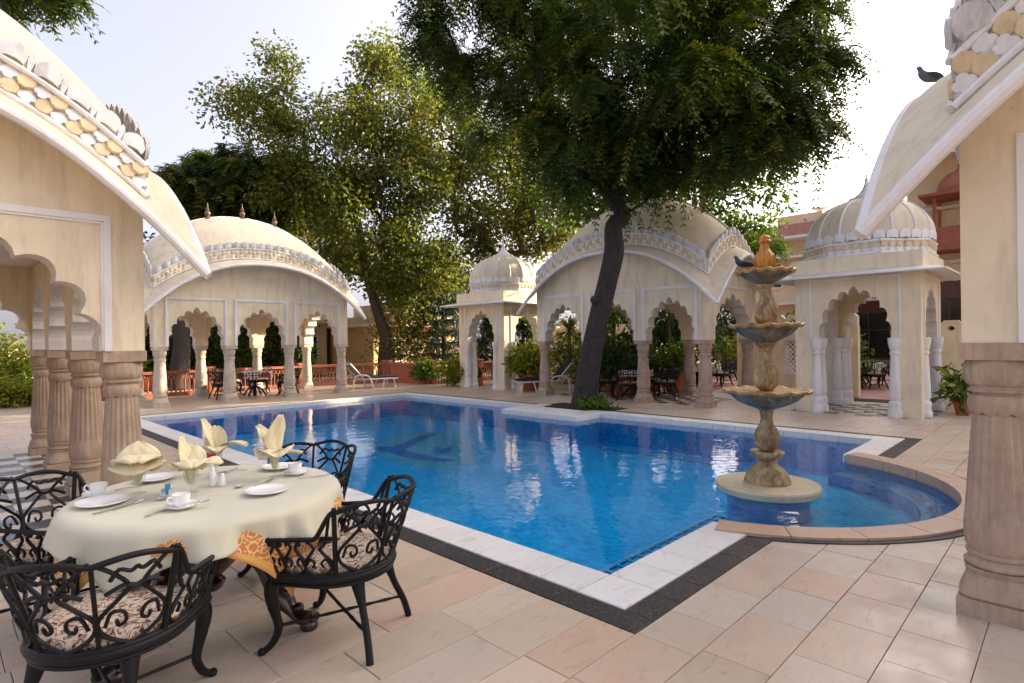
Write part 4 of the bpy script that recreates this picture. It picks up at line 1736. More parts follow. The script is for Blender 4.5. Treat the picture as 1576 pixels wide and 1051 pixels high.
# ------------------------------------------------------------------ birds
def pigeon(label, loc, rz, mat, scale=1.0):
    r = thing('pigeon', label, 'bird', loc, rz)
    mb = MB()
    # body along +x: tail at -x
    path = catmull([(-0.20, 0, 0.075), (-0.13, 0, 0.085), (-0.06, 0, 0.10), (0.02, 0, 0.115), (0.08, 0, 0.145), (0.105, 0, 0.19), (0.125, 0, 0.215), (0.15, 0, 0.215)], 5)
    rad = [0.010, 0.026, 0.050, 0.062, 0.050, 0.030, 0.029, 0.014]

    def rf_(s):
        q = s * (len(rad) - 1)
        i = min(int(q), len(rad) - 2)
        return (rad[i] + (rad[i + 1] - rad[i]) * (q - i)) * scale
    mb.tube([p * scale for p in path], rf_, 12)
    mb.build('body', mat, r, True, 60)
    for sg in (-1, 1):
        mb = MB()
        mb.tube([Vector(p) * scale for p in catmull([(-0.20, sg * 0.012, 0.088), (-0.10, sg * 0.045, 0.11), (0.0, sg * 0.058, 0.125), (0.06, sg * 0.045, 0.13)], 4)], lambda s_: scale * (0.008 + 0.026 * math.sin(PI * min(1, s_ * 0.9 + 0.05))), 8, flat=1.0)
        mb.build('wing', 'pigeon_dark', r, True, 60)
        mb = MB()
        mb.tube([Vector(p) * scale for p in ((0.0, sg * 0.02, 0.075), (0.01, sg * 0.02, 0.03), (0.005, sg * 0.02, 0.004), (0.035, sg * 0.022, 0.003))], 0.005 * scale, 6)
        mb.build('leg', 'bird_foot', r)
    mb = MB()
    mb.tube([Vector(p) * scale for p in ((0.145, 0, 0.214), (0.165, 0, 0.208), (0.178, 0, 0.200))], lambda s_: scale * (0.008 - 0.006 * s_), 6)
    mb.build('beak', 'beak_dark', r)
    return r


# ------------------------------------------------------------------ vegetation generators
def quads_from(c, ax, nr, ln, wd):
    """diamond leaves: c centre base (N,3), ax unit direction, nr unit normal, ln, wd arrays"""
    side = np.cross(ax, nr)
    side /= np.linalg.norm(side, axis=1, keepdims=True) + 1e-9
    ln = ln[:, None]
    wd = wd[:, None]
    p0 = c
    p1 = c + ax * ln * 0.45 + side * wd * 0.5 - nr * ln * 0.04
    p2 = c + ax * ln - nr * ln * 0.10
    p3 = c + ax * ln * 0.45 - side * wd * 0.5 - nr * ln * 0.04
    n = len(c)
    v = np.stack([p0, p1, p2, p3], 1).reshape(-1, 3)
    q = np.arange(n * 4).reshape(n, 4)
    return v, q


def unit(a):
    return a / (np.linalg.norm(a, axis=1, keepdims=True) + 1e-9)


def leaf_cloud(name, pts, per, spread, ln, wd, mat, rng, droop=0.3, bias=None, parent=None):
    """broad leaves scattered round twig points"""
    c = np.repeat(pts, per, axis=0)
    n = len(c)
    off = np.clip(rng.normal(size=(n, 3)), -1.7, 1.7) * np.array([spread, spread, spread * 0.75])
    pos = c + off
    d = unit(off * 0.6 / (spread + 1e-6) + rng.normal(size=(n, 3)) * 0.7 + np.array([0, 0, -droop]))
    nr = unit(rng.normal(size=(n, 3)) * 0.7 + np.array([0, 0, 0.9]))
    L = ln * rng.uniform(0.65, 1.25, n)
    W = wd * rng.uniform(0.7, 1.2, n)
    v, q = quads_from(pos, d, nr, L, W)
    r = np.clip(rng.normal(0.45, 0.22, n) + np.repeat(rng.normal(0, 0.14, len(pts)), per), 0, 1)
    me = np_mesh(name, v, q, r, mat)
    return put(name, me, parent)


def frond_cloud(name, pts, per, flen, mat, rng, pairs=7, lf=0.09, wf=0.026, droop=0.55, parent=None, outdir=None):
    """pinnate fronds: each has pairs of narrow leaflets"""
    c = np.repeat(pts, per, axis=0)
    n = len(c)
    base = c + rng.normal(size=(n, 3)) * 0.06
    d = unit(rng.normal(size=(n, 3)) * np.array([1, 1, 0.45]) + (np.repeat(outdir, per, axis=0) * 0.7 if outdir is not None else 0))
    L = flen * rng.uniform(0.7, 1.2, n)
    dn = np.array([0, 0, -1.0])
    fr = np.clip(rng.normal(0.42, 0.2, n) + np.repeat(rng.normal(0, 0.24, len(pts)), per), 0, 1)
    V, Q, R_ = [], [], []
    side = unit(np.cross(d, np.array([0, 0, 1.0])) + 1e-4)
    o = 0
    prev = None
    for s in (-0.25, 0.0, 0.5, 1.0):       # rachis ribbon
        sq = max(s, 0)
        p = base + d * (L * s)[:, None] + dn * (L * droop * sq * sq)[:, None]
        if prev is not None:
            w_ = side * 0.006
            v = np.stack([prev - w_, prev + w_, p + w_, p - w_], 1).reshape(-1, 3)
            V.append(v)
            Q.append(np.arange(n * 4).reshape(n, 4) + o)
            o += len(v)
            R_.append(fr * 0.5)
        prev = p
    for k in range(pairs):
        s = (k + 0.6) / pairs
        p = base + d * (L * s)[:, None] + dn * (L * droop * s * s)[:, None]
        tg = unit(d + dn * (2 * droop * s))
        for sg in (-1, 1):
            ax = unit(side * sg * 0.85 + tg * 0.55 + dn * 0.25 + rng.normal(size=(n, 3)) * 0.12)
            nr = unit(np.cross(ax, tg) * sg * -1 + rng.normal(size=(n, 3)) * 0.15)
            ll = lf * rng.uniform(0.8, 1.15, n) * (1.0 - 0.35 * abs(s - 0.4))
            v, q = quads_from(p, ax, nr, ll, np.full(n, wf))
            V.append(v)
            Q.append(q + o)
            o += len(v)
            R_.append(np.clip(fr + rng.normal(0, 0.07, n), 0, 1))
    me = np_mesh(name, np.concatenate(V), np.concatenate(Q), np.concatenate(R_), mat)
    return put(name, me, parent)


class Skeleton:
    """branch graph grown towards crown targets; radii by pipe model"""

    def __init__(self, trunk, rtip=0.012, power=0.42):
        self.p = [Vector(q) for q in trunk]
        self.par = [-1] + list(range(len(trunk) - 1))
        self.leafw = [0.0] * len(trunk)
        self.rtip, self.power = rtip, power
        self.ntr = len(trunk)
        self.tips = []

    def grow(self, targets, rng, start=0, steps=4, sag=0.12, wob=0.10):
        tg = sorted(targets, key=lambda t_: (Vector(t_) - self.p[self.ntr - 1]).length)
        for t_ in tg:
            t_ = Vector(t_)
            P = np.array([q[:] for q in self.p[start:]])
            dd = np.linalg.norm(P - np.array(t_[:]), axis=1)
            # prefer nodes that lie inwards of the target
            i = int(np.argmin(dd)) + start
            a = self.p[i]
            L = (t_ - a).length
            last = i
            for k in range(1, steps + 1):
                s = k / steps
                q = a.lerp(t_, s) + Vector(rng.normal(0, wob * L * 0.25, 3)) * (1 if k < steps else 0) - Vector((0, 0, sag * L * math.sin(PI * s) * -0.6))
                self.p.append(q)
                self.par.append(last)
                self.leafw.append(0.0)
                last = len(self.p) - 1
            self.leafw[last] = 1.0
            self.tips.append(last)

    def radii(self):
        w = list(self.leafw)
        for i in range(len(self.p) - 1, 0, -1):
            if self.par[i] >= 0:
                w[self.par[i]] += w[i]
        return [self.rtip * max(1.0, x) ** self.power for x in w]

    def mesh(self, name, mat, parent, trunk_r=None, n=7):
        r = self.radii()
        if trunk_r:
            for i, q in enumerate(trunk_r):
                r[i] = q
        mb = MB()
        kids = {}
        for i, q in enumerate(self.par):
            if q >= 0:
                kids.setdefault(q, []).append(i)
        # chains: follow the thickest child
        seen = set()
        stack = [0]
        while stack:
            s = stack.pop()
            chain = [s]
            if self.par[s] >= 0:
                chain = [self.par[s], s]
            cur = s
            while cur in kids:
                ks = sorted(kids[cur], key=lambda k: -r[k])
                main = ks[0]
                stack.extend(ks[1:])
                chain.append(main)
                cur = main
            pts = [self.p[k] for k in chain]
            rs = [min(r[k], r[chain[1]] if self.par[s] >= 0 else 9) for k in chain]
            if len(pts) > 1:
                big = max(rs) > 0.06
                sub = 4 if big else 2
                sp = catmull(pts, sub)
                m = len(sp) - 1

                def rf_(q, rs=rs):
                    x = q * (len(rs) - 1)
                    i = min(int(x), len(rs) - 2)
                    return rs[i] + (rs[i + 1] - rs[i]) * (x - i)
                mb.tube(sp, rf_, 14 if max(rs) > 0.15 else (8 if big else 5))
        return mb.build(name, mat, parent, True, 80)


def ellipsoid_targets(n, c, rad, rng, shell=0.5, zmin=None, lumps=0):
    out = []
    cs = [Vector(rng.normal(0, 1, 3)).normalized() for _ in range(lumps)]
    while len(out) < n:
        v = Vector(rng.normal(0, 1, 3)).normalized()
        k = rng.uniform(shell, 1.0) ** 0.7
        if lumps:
            b = max(v.dot(q) for q in cs)
            k *= 0.72 + 0.34 * max(0, b) ** 2
        p = Vector((c[0] + v.x * rad[0] * k, c[1] + v.y * rad[1] * k, c[2] + v.z * rad[2] * k))
        if zmin is not None and p.z < zmin:
            continue
        out.append(p)
    return out


def at(px, depth, z=None, py=None):
    """world point on the ground plan under image column px at a given depth"""
    lat = (px - 788) / 885.8 * depth
    q = CAM + Vector((math.cos(YAW), math.sin(YAW), 0)) * depth + Vector((math.sin(YAW), -math.cos(YAW), 0)) * lat
    if py is not None:
        hz = 523.5 - (px - 788) * 0.01316
        z = 1.6 + (hz - py) / 885.8 * depth
    return Vector((q.x, q.y, 0 if z is None else z))


# ---- the leaning neem by the pool
rng = np.random.default_rng(21)
neem = thing('neem_tree', 'big dark green tree leaning over the pool from its planter', 'tree', (0, 0, 0))
tb = Vector((7.93, 6.35, -0.05))
lean = Vector((0.702, -0.712, 0))
trunk = [tb, tb + lean * 0.02 + Vector((0, 0, 0.35)), tb + lean * 0.16 + Vector((0, 0, 1.2)), tb + lean * 0.35 + Vector((0, 0, 2.1)), tb + lean * 0.58 + Vector((0, 0, 3.0)), tb + lean * 0.74 + Vector((0, 0, 3.7)), tb + lean * 0.74 + Vector((0, 0, 4.3))]
sk_ = Skeleton(trunk, 0.011, 0.43)
fork = trunk[-1]
sk_.par[0] = -1
limbs = [fork + Vector((-0.35, 0.4, 1.2)), fork + lean * 0.75 + Vector((0, 0, 0.55)), fork + Vector((0.6, 0.5, 1.5)), fork + Vector((-0.9, -0.6, 1.6)), fork + lean * 1.6 + Vector((0.2, 0.1, 1.4)), fork + Vector((-0.2, 1.6, 2.0)), fork - lean * 1.7 + Vector((0, 0, 2.0))]
sk_.grow(limbs, rng, start=6, steps=3, wob=0.05)
nc = at(968, 13.3, py=95)
tgt = []
for cpx, cpy, dep, rx, rz_, cnt in ((965, 105, 13.3, 3.2, 2.3, 84), (815, 95, 13.2, 2.2, 2.0, 66), (1140, 110, 12.6, 2.3, 2.2, 80), (722, 5, 13.0, 1.6, 1.4, 38), (1215, -10, 13.0, 1.8, 1.5, 46), (960, -120, 13.5, 3.9, 2.2, 95), (1075, 205, 12.2, 1.4, 1.2, 40), (890, 200, 12.6, 1.3, 1.25, 40), (1195, 185, 11.9, 1.2, 1.0, 32), (985, 235, 12.9, 0.9, 0.7, 18), (1010, 60, 11.0, 2.2, 1.8, 60), (1235, 130, 13, 1.2, 1.3, 30), (960, 20, 15.8, 3.6, 3.0, 60)):
    c = at(cpx, dep, py=cpy)
    tgt += ellipsoid_targets(cnt, c, (rx, rx, rz_), rng, 0.35)
sk_.grow(tgt, rng, start=6, steps=3, sag=0.05)
sk_.mesh('trunk', 'bark_dark', neem, [0.36, 0.285, 0.255, 0.235, 0.225, 0.235, 0.20])
pts = np.array([sk_.p[i][:] for i in sk_.tips])
pts = np.concatenate([pts, np.array([sk_.p[i - 1][:] for i in sk_.tips])])
frond_cloud('crown', pts, 7, 0.66, 'leaf_neem', rng, pairs=9, lf=0.15, wf=0.046, droop=0.75, parent=neem)
# knots on the trunk
for (s, side) in ((0.55, -0.2), (1.05, 0.05), (1.45, -0.05), (1.75, 0.0), (2.55, -0.15), (2.9, 0.12)):
    mb = MB()
    p = tb + lean * (0.16 * s / 1.1) + Vector((-0.70, -0.69, 0)) * 0.20 + lean * side + Vector((0, 0, s))
    mb.lathe([(0.001, 0.10), (0.06, 0.07), (0.085, 0.0), (0.06, -0.07), (0.001, -0.10)][::-1], 10, p)
    mb.build('bark_knot', 'bark_dark', neem)

# planter soil and plants at its foot
mb = MB()
mb.box((8.0, 6.45, -0.012), (0.86, 1.98, 0.03))
tag(mb.build('planter_soil', 'soil', None, smooth=False), kind='structure')


def shrub(name, label, loc, rad, n, ln, wd, mat, seed, group=None, stems=7, cat='shrub', per=10, flowers=0):
    rg = np.random.default_rng(seed)
    r = thing(name, label, cat, loc, 0, group)
    c = Vector((0, 0, rad[2]))
    tg = ellipsoid_targets(n, c, rad, rg, 0.2, zmin=0.03, lumps=4)
    mb = MB()
    for k in range(stems):
        q = tg[k]
        mb.tube(catmull([(rg.uniform(-.1, .1) * rad[0], rg.uniform(-.1, .1) * rad[1], 0), Vector((q.x * 0.4, q.y * 0.4, q.z * 0.6)), q], 3), lambda s_: 0.016 - 0.010 * s_, 5)
    mb.build('stems', 'bark_brown', r)
    leaf_cloud('leaves', np.array([q[:] for q in tg]), per, 0.16 * max(0.5, rad[0]), ln, wd, mat, rg, parent=r)
    if flowers:
        fp = np.array([q[:] for q in ellipsoid_targets(flowers, c, (rad[0] * 1.05, rad[1] * 1.05, rad[2] * 1.05), rg, 0.9, zmin=0.2)])
        leaf_cloud('flowers', fp, 6, 0.03, 0.06, 0.05, 'flower_white', rg, parent=r)
    return r


shrub('ground_plant', 'low green plants spilling over the pool edge at the tree foot', (7.78, 5.98, 0), (0.36, 0.42, 0.14), 80, 0.09, 0.06, 'leaf_bright', 3, per=9, cat='plant')

# ---- background trees
def broad_tree(name, label, base, trunkpts, blobs, mat, seed, rtip=0.016, power=0.45, per=26, spread=0.34, ln=0.17, wd=0.10, tr=None, barkm='bark_brown', fronds=False, pairs=6, flen=0.5, group='trees behind the pavilions'):
    rg = np.random.default_rng(seed)
    r = thing(name, label, 'tree', (0, 0, 0), 0, group)
    sk2 = Skeleton(trunkpts, rtip, power)
    tg = []
    for c, rad, cnt in blobs:
        tg += ellipsoid_targets(cnt, c, rad, rg, 0.45, lumps=5)
    sk2.grow(tg, rg, start=len(trunkpts) // 2, steps=3)
    sk2.mesh('trunk', barkm, r, tr)
    pp = np.array([sk2.p[i][:] for i in sk2.tips] + [sk2.p[i - 1][:] for i in sk2.tips])
    if fronds:
        frond_cloud('crown', pp, per, flen, mat, rg, pairs=pairs, lf=ln, wf=wd, parent=r)
    else:
        leaf_cloud('crown', pp, per, spread, ln, wd, mat, rg, parent=r)
    return r


B = at(592, 26)
broad_tree('peepal_tree', 'tall forked tree with thin olive crown above the far left pavilion', B,
           [B, B + Vector((0, 0, 1.0)), B + Vector((0.05, 0, 1.9)), at(585, 26, py=490), at(566, 26, py=420), at(556, 25.7, py=360), at(545, 25.5, py=300)],
           [(at(520, 25.5, py=230), (3.6, 3.6, 3.0), 95), (at(400, 25, py=165), (2.4, 2.4, 1.0), 34), (at(610, 26, py=170), (2.4, 2.4, 2.6), 60), (at(560, 25, py=350), (2.4, 2.4, 2.4), 64), (at(640, 25, py=410), (1.7, 1.7, 2.0), 60), (at(640, 26.0, py=280), (1.8, 1.8, 2.0), 50), (at(480, 26, py=290), (2.8, 2.8, 1.6), 60), (at(600, 26, py=95), (1.3, 1.3, 1.2), 16), (at(430, 25, py=110), (0.8, 0.8, 1.2), 8)],
           'leaf_olive', 31, 0.014, 0.45, per=56, spread=0.40, ln=0.19, wd=0.12, tr=[0.36, 0.30, 0.28, 0.25, 0.2, 0.17, 0.14])
B = at(330, 27)
broad_tree('feathery_tree', 'dark feathery tree behind the far left pavilion roof', B,
           [B, B + Vector((0, 0, 2.0)), B + Vector((0.2, 0, 3.6)), B + Vector((0.1, 0.2, 4.6))],
           [(at(330, 27, py=300), (2.8, 2.8, 1.5), 70), (at(420, 27, py=285), (2.2, 2.2, 1.7), 60), (at(275, 27, py=285), (1.3, 1.3, 1.2), 26), (at(350, 27, py=390), (3.4, 3.0, 1.7), 60), (at(370, 26.5, py=248), (1.0, 1.0, 0.9), 16), (at(318, 27.5, py=250), (0.8, 0.8, 0.9), 12)],
           'leaf_neem', 37, fronds=True, per=9, pairs=7, flen=0.9, ln=0.26, wd=0.075, tr=[0.28, 0.24, 0.2, 0.18])
B = at(770, 29)
broad_tree('shade_tree', 'dense olive tree rising behind the domed kiosk', B,
           [B, B + Vector((0, 0, 2.0)), B + Vector((0.2, 0, 4.0)), B + Vector((0.1, 0.2, 5.2))],
           [(at(760, 29, py=300), (3.2, 3.2, 3.4), 120), (at(690, 29, py=200), (2.4, 2.4, 2.8), 70), (at(850, 29, py=340), (2.4, 2.4, 2.0), 70), (at(830, 29, py=230), (2.8, 2.8, 2.4), 60), (at(720, 30, py=420), (2.6, 2.0, 2.0), 50)],
           'leaf_olive', 41, per=50, spread=0.45, ln=0.20, wd=0.125, tr=[0.34, 0.28, 0.24, 0.2])
B = at(1060, 21)
broad_tree('frangipani_tree', 'bright green tree behind the fountain top and tree-side pavilion', B,
           [B, B + Vector((0, 0, 1.6)), B + Vector((0.1, 0.1, 3.0))],
           [(at(1150, 20.5, py=385), (1.3, 1.3, 1.2), 46), (at(1090, 20.5, py=355), (1.5, 1.5, 1.2), 40)],
           'leaf_bright', 43, per=30, spread=0.24, ln=0.26, wd=0.075, tr=[0.2, 0.17, 0.14])
B = Vector((15.2, 10.6, 0))  # added sun-blocking tree, crowns placed to shade the far left and tree-side pavilions
broad_tree('shade_tree', 'dark tree added to shade the pavilions, hidden mostly behind the leaning tree', B,
           [B, B + Vector((0, 0, 2.0)), B + Vector((0.1, 0.1, 3.6)), B + Vector((0.1, 0.1, 5.0))],
           [(Vector((15.2, 10.8, 7.7)), (3.0, 3.3, 1.9), 130), (Vector((16.8, 6.4, 7.6)), (2.2, 2.2, 1.7), 60)],
           'leaf_dark', 45, per=40, spread=0.5, ln=0.2, wd=0.12, tr=[0.3, 0.25, 0.2, 0.16])
B = Vector((-5.2, 10.6, 0))
broad_tree('feathery_tree', 'tree whose leaf sprays hang over the left pavilion roof', B,
           [B, B + Vector((0, 0, 2.4)), B + Vector((0.5, 0.0, 4.4)), B + Vector((1.0, -0.2, 5.6))],
           [(at(45, 9.3, py=-32), (0.75, 0.75, 0.2), 11), (at(-80, 9.3, py=-80), (1.8, 1.8, 0.8), 60), (at(-250, 10.3, py=-60), (2.6, 2.6, 1.4), 60)],
           'leaf_neem', 47, fronds=True, per=10, pairs=7, flen=0.5, ln=0.14, wd=0.042, tr=[0.2, 0.17, 0.13, 0.1], group=None)

B = at(500, 31)
broad_tree('shade_tree', 'mid green tree filling the gap between far left pavilion and forked trunk', B,
           [B, B + Vector((0, 0, 2.0)), B + Vector((0.2, 0, 4.0)), B + Vector((0.1, 0.2, 5.0))],
           [(at(490, 31, py=380), (3.6, 3.0, 2.6), 110), (at(630, 31, py=430), (2.8, 2.4, 2.2), 80), (at(430, 31, py=320), (2.6, 2.6, 2.2), 60)],
           'leaf_olive', 143, per=36, spread=0.5, ln=0.24, wd=0.14, tr=[0.3, 0.25, 0.2, 0.16])

# monkey-puzzle like conifer with drooping tiers
B = at(682, 27)
r = thing('conifer_tree', 'dark tiered conifer left of the small domed kiosk', 'tree', B)
rg = np.random.default_rng(51)
mb = MB()
mb.tube([(0, 0, 0), (0.03, 0, 2.0), (0, 0.03, 4.5), (0, 0, 6.6)], lambda s_: 0.11 * (1 - s_) + 0.015, 8)
tw = []
for k in range(11):
    z = 0.9 + k * 0.52
    ln_ = 2.1 * (1 - k / 13.0)
    for j in range(7):
        th = 2 * PI * (j + 0.5 * (k % 2)) / 7 + rg.uniform(-0.2, 0.2)
        d = Vector((math.cos(th), math.sin(th), 0))
        path = catmull([Vector((0, 0, z)), d * ln_ * 0.4 + Vector((0, 0, z + 0.12)), d * ln_ * 0.8 + Vector((0, 0, z - 0.1)), d * ln_ + Vector((0, 0, z - 0.38))], 4)
        mb.tube(path, lambda s_: 0.028 * (1 - s_) + 0.006, 5)
        tw += [p for p in path[2:]]
mb.build('trunk', 'bark_dark', r)
leaf_cloud('crown', np.array([p[:] for p in tw]), 22, 0.09, 0.28, 0.035, 'leaf_conifer', rg, droop=0.8, parent=r)


def cypress(label, base, h, rad, seed):
    r = thing('cypress', label, 'tree', base)
    rg = np.random.default_rng(seed)
    mb = MB()
    mb.tube([(0, 0, 0), (0, 0, h * 0.9)], lambda s_: 0.05 * (1 - s_) + 0.01, 6)
    mb.build('trunk', 'bark_dark', r)
    pts = []
    for _ in range(420):
        z = rg.uniform(0.1, 1)
        rr_ = rad * (0.55 + 0.45 * math.sin(PI * min(1, z * 0.75 + 0.2))) * (1 - z ** 6) * rg.uniform(0.5, 1)
        th = rg.uniform(0, 2 * PI)
        pts.append((rr_ * math.cos(th), rr_ * math.sin(th), z * h))
    leaf_cloud('crown', np.array(pts), 22, 0.09, 0.16, 0.04, 'leaf_conifer', rg, droop=-0.8, parent=r)
    return r


cypress('dark columnar cypress seen through the arch of the small domed kiosk', at(757, 25), 2.9, 0.62, 5)
cypress('dark cypress seen through the end arch of the tree-side pavilion', at(1136, 26), 2.3, 0.5, 6)

# hedge and shrubs
for k, (px, dep, rx, rz_, m_, lab) in enumerate((
        (-20, 16.5, 1.3, 1.25, 'leaf_yellow', 'yellow-green shrub at the left edge beyond the chequered floor'),
        (28, 17.6, 1.0, 0.85, 'leaf_bright', 'leafy green shrub beside the left column row'),
        (8, 15.2, 0.8, 0.42, 'leaf_yellow', 'low yellow-green shrub at the left edge in front of the hedge'))):
    p = at(px, dep)
    shrub('garden_shrub', lab, p, (rx, rx, rz_), int(150 * rx), 0.13, 0.075, m_, 60 + k, 'shrubs left of the near pavilion', per=15)
shrub('red_leaf_plant', 'small dark red leafed plant below the hedge left of the columns', at(48, 15.6), (0.32, 0.32, 0.2), 40, 0.12, 0.07, 'leaf_red', 71, per=12, cat='plant')
for k, (px, dep, rx, rz_, m_, lab) in enumerate((
        (225, 22.5, 1.3, 1.1, 'leaf_dark', 'dark shrub in the gap between the two left pavilions'),
        (310, 26, 1.8, 1.9, 'leaf_dark', 'tall dark shrub behind the left arch pair of the far left pavilion'),
        (430, 26, 1.5, 1.7, 'leaf_dark', 'tall dark shrub behind the third column of the far left pavilion'),
        (885, 21.5, 1.4, 1.0, 'leaf_olive', 'olive shrub above the wall left of the leaning trunk'),
        (975, 21.5, 1.7, 1.8, 'leaf_dark', 'tall dark shrub behind the middle arch of the tree-side pavilion'),
        (1050, 21.5, 1.5, 1.8, 'leaf_dark', 'tall dark shrub behind the right arch of the tree-side pavilion'),
        (1108, 27, 1.7, 2.0, 'leaf_dark', 'dark rounded tree-like shrub through the end arch'),
        (840, 24.5, 1.6, 1.5, 'leaf_olive', 'olive shrub right of the small domed kiosk'),
        (620, 27, 2.0, 1.6, 'leaf_olive', 'wide olive shrub right of the forked trunk'),
        (285, 23.5, 1.5, 1.6, 'leaf_dark', 'dark shrub seen through the first arch of the far left pavilion'),
        (338, 24, 1.3, 1.45, 'leaf_bright', 'green shrub seen through the middle of the far left pavilion'),
        (395, 24.5, 1.2, 1.5, 'leaf_olive', 'olive shrub behind the set table of the far left pavilion'),
        (462, 23.5, 0.8, 1.0, 'leaf_dark', 'dark leafy bush just left of the bright doorway'),
        (700, 20.5, 0.8, 0.55, 'leaf_yellow', 'yellow-green bush behind the lit balustrade'),
        (655, 21.5, 0.6, 0.5, 'leaf_bright', 'small bright bush beside the balustrade gate'),
        (960, 17.2, 1.1, 0.95, 'leaf_dark', 'dark bush behind the middle arch of the tree-side pavilion'),
        (925, 18.5, 0.9, 1.2, 'leaf_bright', 'bright bush right of the leaning trunk'),
        (1120, 24, 0.9, 0.9, 'leaf_yellow', 'yellow-green bush through the end arch near the fountain'),
        (1225, 22, 0.5, 1.35, 'leaf_bright', 'narrow green bush between the fountain and right kiosk'),
        (1305, 17.5, 0.55, 0.85, 'leaf_bright', 'green bush inside the left side of the right kiosk arch'))):
    p = at(px, dep)
    shrub('garden_shrub', lab, p, (rx, rx, rz_), int((190 if rz_ > 1.6 else 110) * rx), 0.16, 0.09, m_, 80 + k, 'shrubs in the garden behind', per=20 if rz_ > 1.6 else 14)

# the old tree trunk behind the far left pavilion
B = at(272, 21)
broad_tree('old_tree', 'dark twin trunk seen through the first arch of the far left pavilion', B,
           [B, B + Vector((0.1, 0, 0.8)), B + Vector((0.2, 0.1, 2.0)), B + Vector((0.1, 0.3, 3.4))],
           [(at(300, 22.5, py=395), (2.4, 2.4, 0.9), 60), (at(420, 23.5, py=440), (2.2, 2.0, 1.2), 50)],
           'leaf_dark', 49, per=22, spread=0.4, ln=0.24, wd=0.14, tr=[0.42, 0.33, 0.27, 0.2], barkm='bark_dark')


# ------------------------------------------------------------------ potted plants and palms
def pot_mb(r, h):
    mb = MB()
    mb.lathe([(r * 0.66, 0), (r * 0.70, 0.02), (r * 0.92, h * 0.80), (r * 0.95, h * 0.82), (r * 1.04, h * 0.83), (r * 1.06, h * 0.97), (r * 1.0, h), (r * 0.90, h * 0.985), (r * 0.86, h * 0.88), (0.001, h * 0.87)], 24)
    return mb


def potted(label, loc, r, h, n, rad, ln, wd, mat, seed, group='terracotta pots', potmat='terracotta', z=0.0, per=9):
    rg = np.random.default_rng(seed)
    root = thing('potted_plant', label, 'potted plant', (loc[0], loc[1], z), 0, group)
    pot_mb(r, h).build('pot', potmat, root)
    mb = MB()
    tg = ellipsoid_targets(n, (0, 0, h + rad[2] * 0.9), rad, rg, 0.3, zmin=h * 0.95)
    for q in tg[:10]:
        mb.tube(catmull([(0, 0, h * 0.86), (q.x * 0.3, q.y * 0.3, h + (q.z - h) * 0.5), q], 3), lambda s_: 0.010 - 0.006 * s_, 5)
    mb.build('stems', 'leaf_green_plain', root)
    leaf_cloud('leaves', np.array([q[:] for q in tg]), per, 0.10 * rad[0] / 0.4, ln, wd, mat, rg, droop=0.15, parent=root)
    return root


def yucca(label, loc, z, h, n, ln, seed, mat='leaf_bright', potr=0.0, wide=0.05):
    rg = np.random.default_rng(seed)
    root = thing('palm_plant', label, 'palm', (loc[0], loc[1], z), 0, 'spiky palms in the garden')
    zb = 0.0
    if potr:
        pot_mb(potr, potr * 1.6).build('pot', 'terracotta', root)
        zb = potr * 1.4
    mb = MB()
    mb.tube([(0, 0, zb), (0.03, 0.02, zb + h * 0.5), (0, 0, zb + h)], lambda s_: 0.06 - 0.015 * s_, 8)
    mb.build('trunk', 'bark_brown', root)
    mb = MB()
    for k in range(n):
        th = rg.uniform(0, 2 * PI)
        el = rg.uniform(-0.5, 1.3)
        L = ln * rg.uniform(0.75, 1.15)
        d = Vector((math.cos(th), math.sin(th), 0))
        sd = Vector((-d.y, d.x, 0))
        mb.rnd = rg.random()
        pr = None
        for j in range(6):
            s = j / 5
            p = Vector((0, 0, zb + h)) + d * L * s * math.cos(el * (1 - 0.2 * s)) + Vector((0, 0, L * (math.sin(el) * s - 0.35 * s * s)))
            w = wide * math.sin(PI * (0.12 + 0.88 * s)) ** 0.7 if s < 1 else 0.002
            cur = (mb.vert(p - sd * w * 0.5), mb.vert(p + sd * w * 0.5 + Vector((0, 0, 0.0))))
            if pr:
                mb.face((pr[0], pr[1], cur[1], cur[0]))
            pr = cur
    mb.build('fronds', mat, root, True, 60)
    return root


potted('broad leafy plant in an orange pot beside the small domed kiosk', at(815, 18.4), 0.36, 0.52, 120, (0.62, 0.62, 0.48), 0.20, 0.11, 'leaf_yellow', 101, per=10)
potted('round orange pot with a small plant inside the small kiosk arch', at(735, 20.5), 0.22, 0.30, 26, (0.2, 0.2, 0.22), 0.12, 0.06, 'leaf_bright', 102)
potted('variegated croton in a red pot against the right garden wall', at(1481, 11.4), 0.17, 0.27, 46, (0.36, 0.36, 0.36), 0.27, 0.085, 'leaf_variegated', 103, per=5)
potted('small plant in a red pot right of the leaning trunk', at(938, 16.5), 0.15, 0.25, 24, (0.26, 0.26, 0.26), 0.2, 0.06, 'leaf_yellow', 104)
potted('square-set red planter with bush behind the dining chairs', at(965, 16.2), 0.42, 0.55, 80, (0.6, 0.6, 0.45), 0.18, 0.09, 'leaf_dark', 105)
potted('red planter seen under the right bay of the tree-side pavilion', at(1040, 17.0), 0.40, 0.55, 70, (0.45, 0.45, 0.5), 0.22, 0.08, 'leaf_bright', 106)
potted('red planter left of the tall palm trunk behind the pavilion', at(1000, 17.4), 0.40, 0.55, 60, (0.45, 0.45, 0.4), 0.2, 0.08, 'leaf_bright', 107)
potted('pot with a clipped bush left of the far lounger on the wall', at(806, 21.0), 0.32, 0.5, 60, (0.42, 0.42, 0.5), 0.16, 0.08, 'leaf_dark', 108, potmat='mat_dark', z=1.1)
yucca('spiky yucca with pale leaves above the jali wall left of the leaning trunk', at(876, 17.2), 0.9, 0.95, 70, 0.75, 111, 'leaf_yellow', 0.0, 0.06)
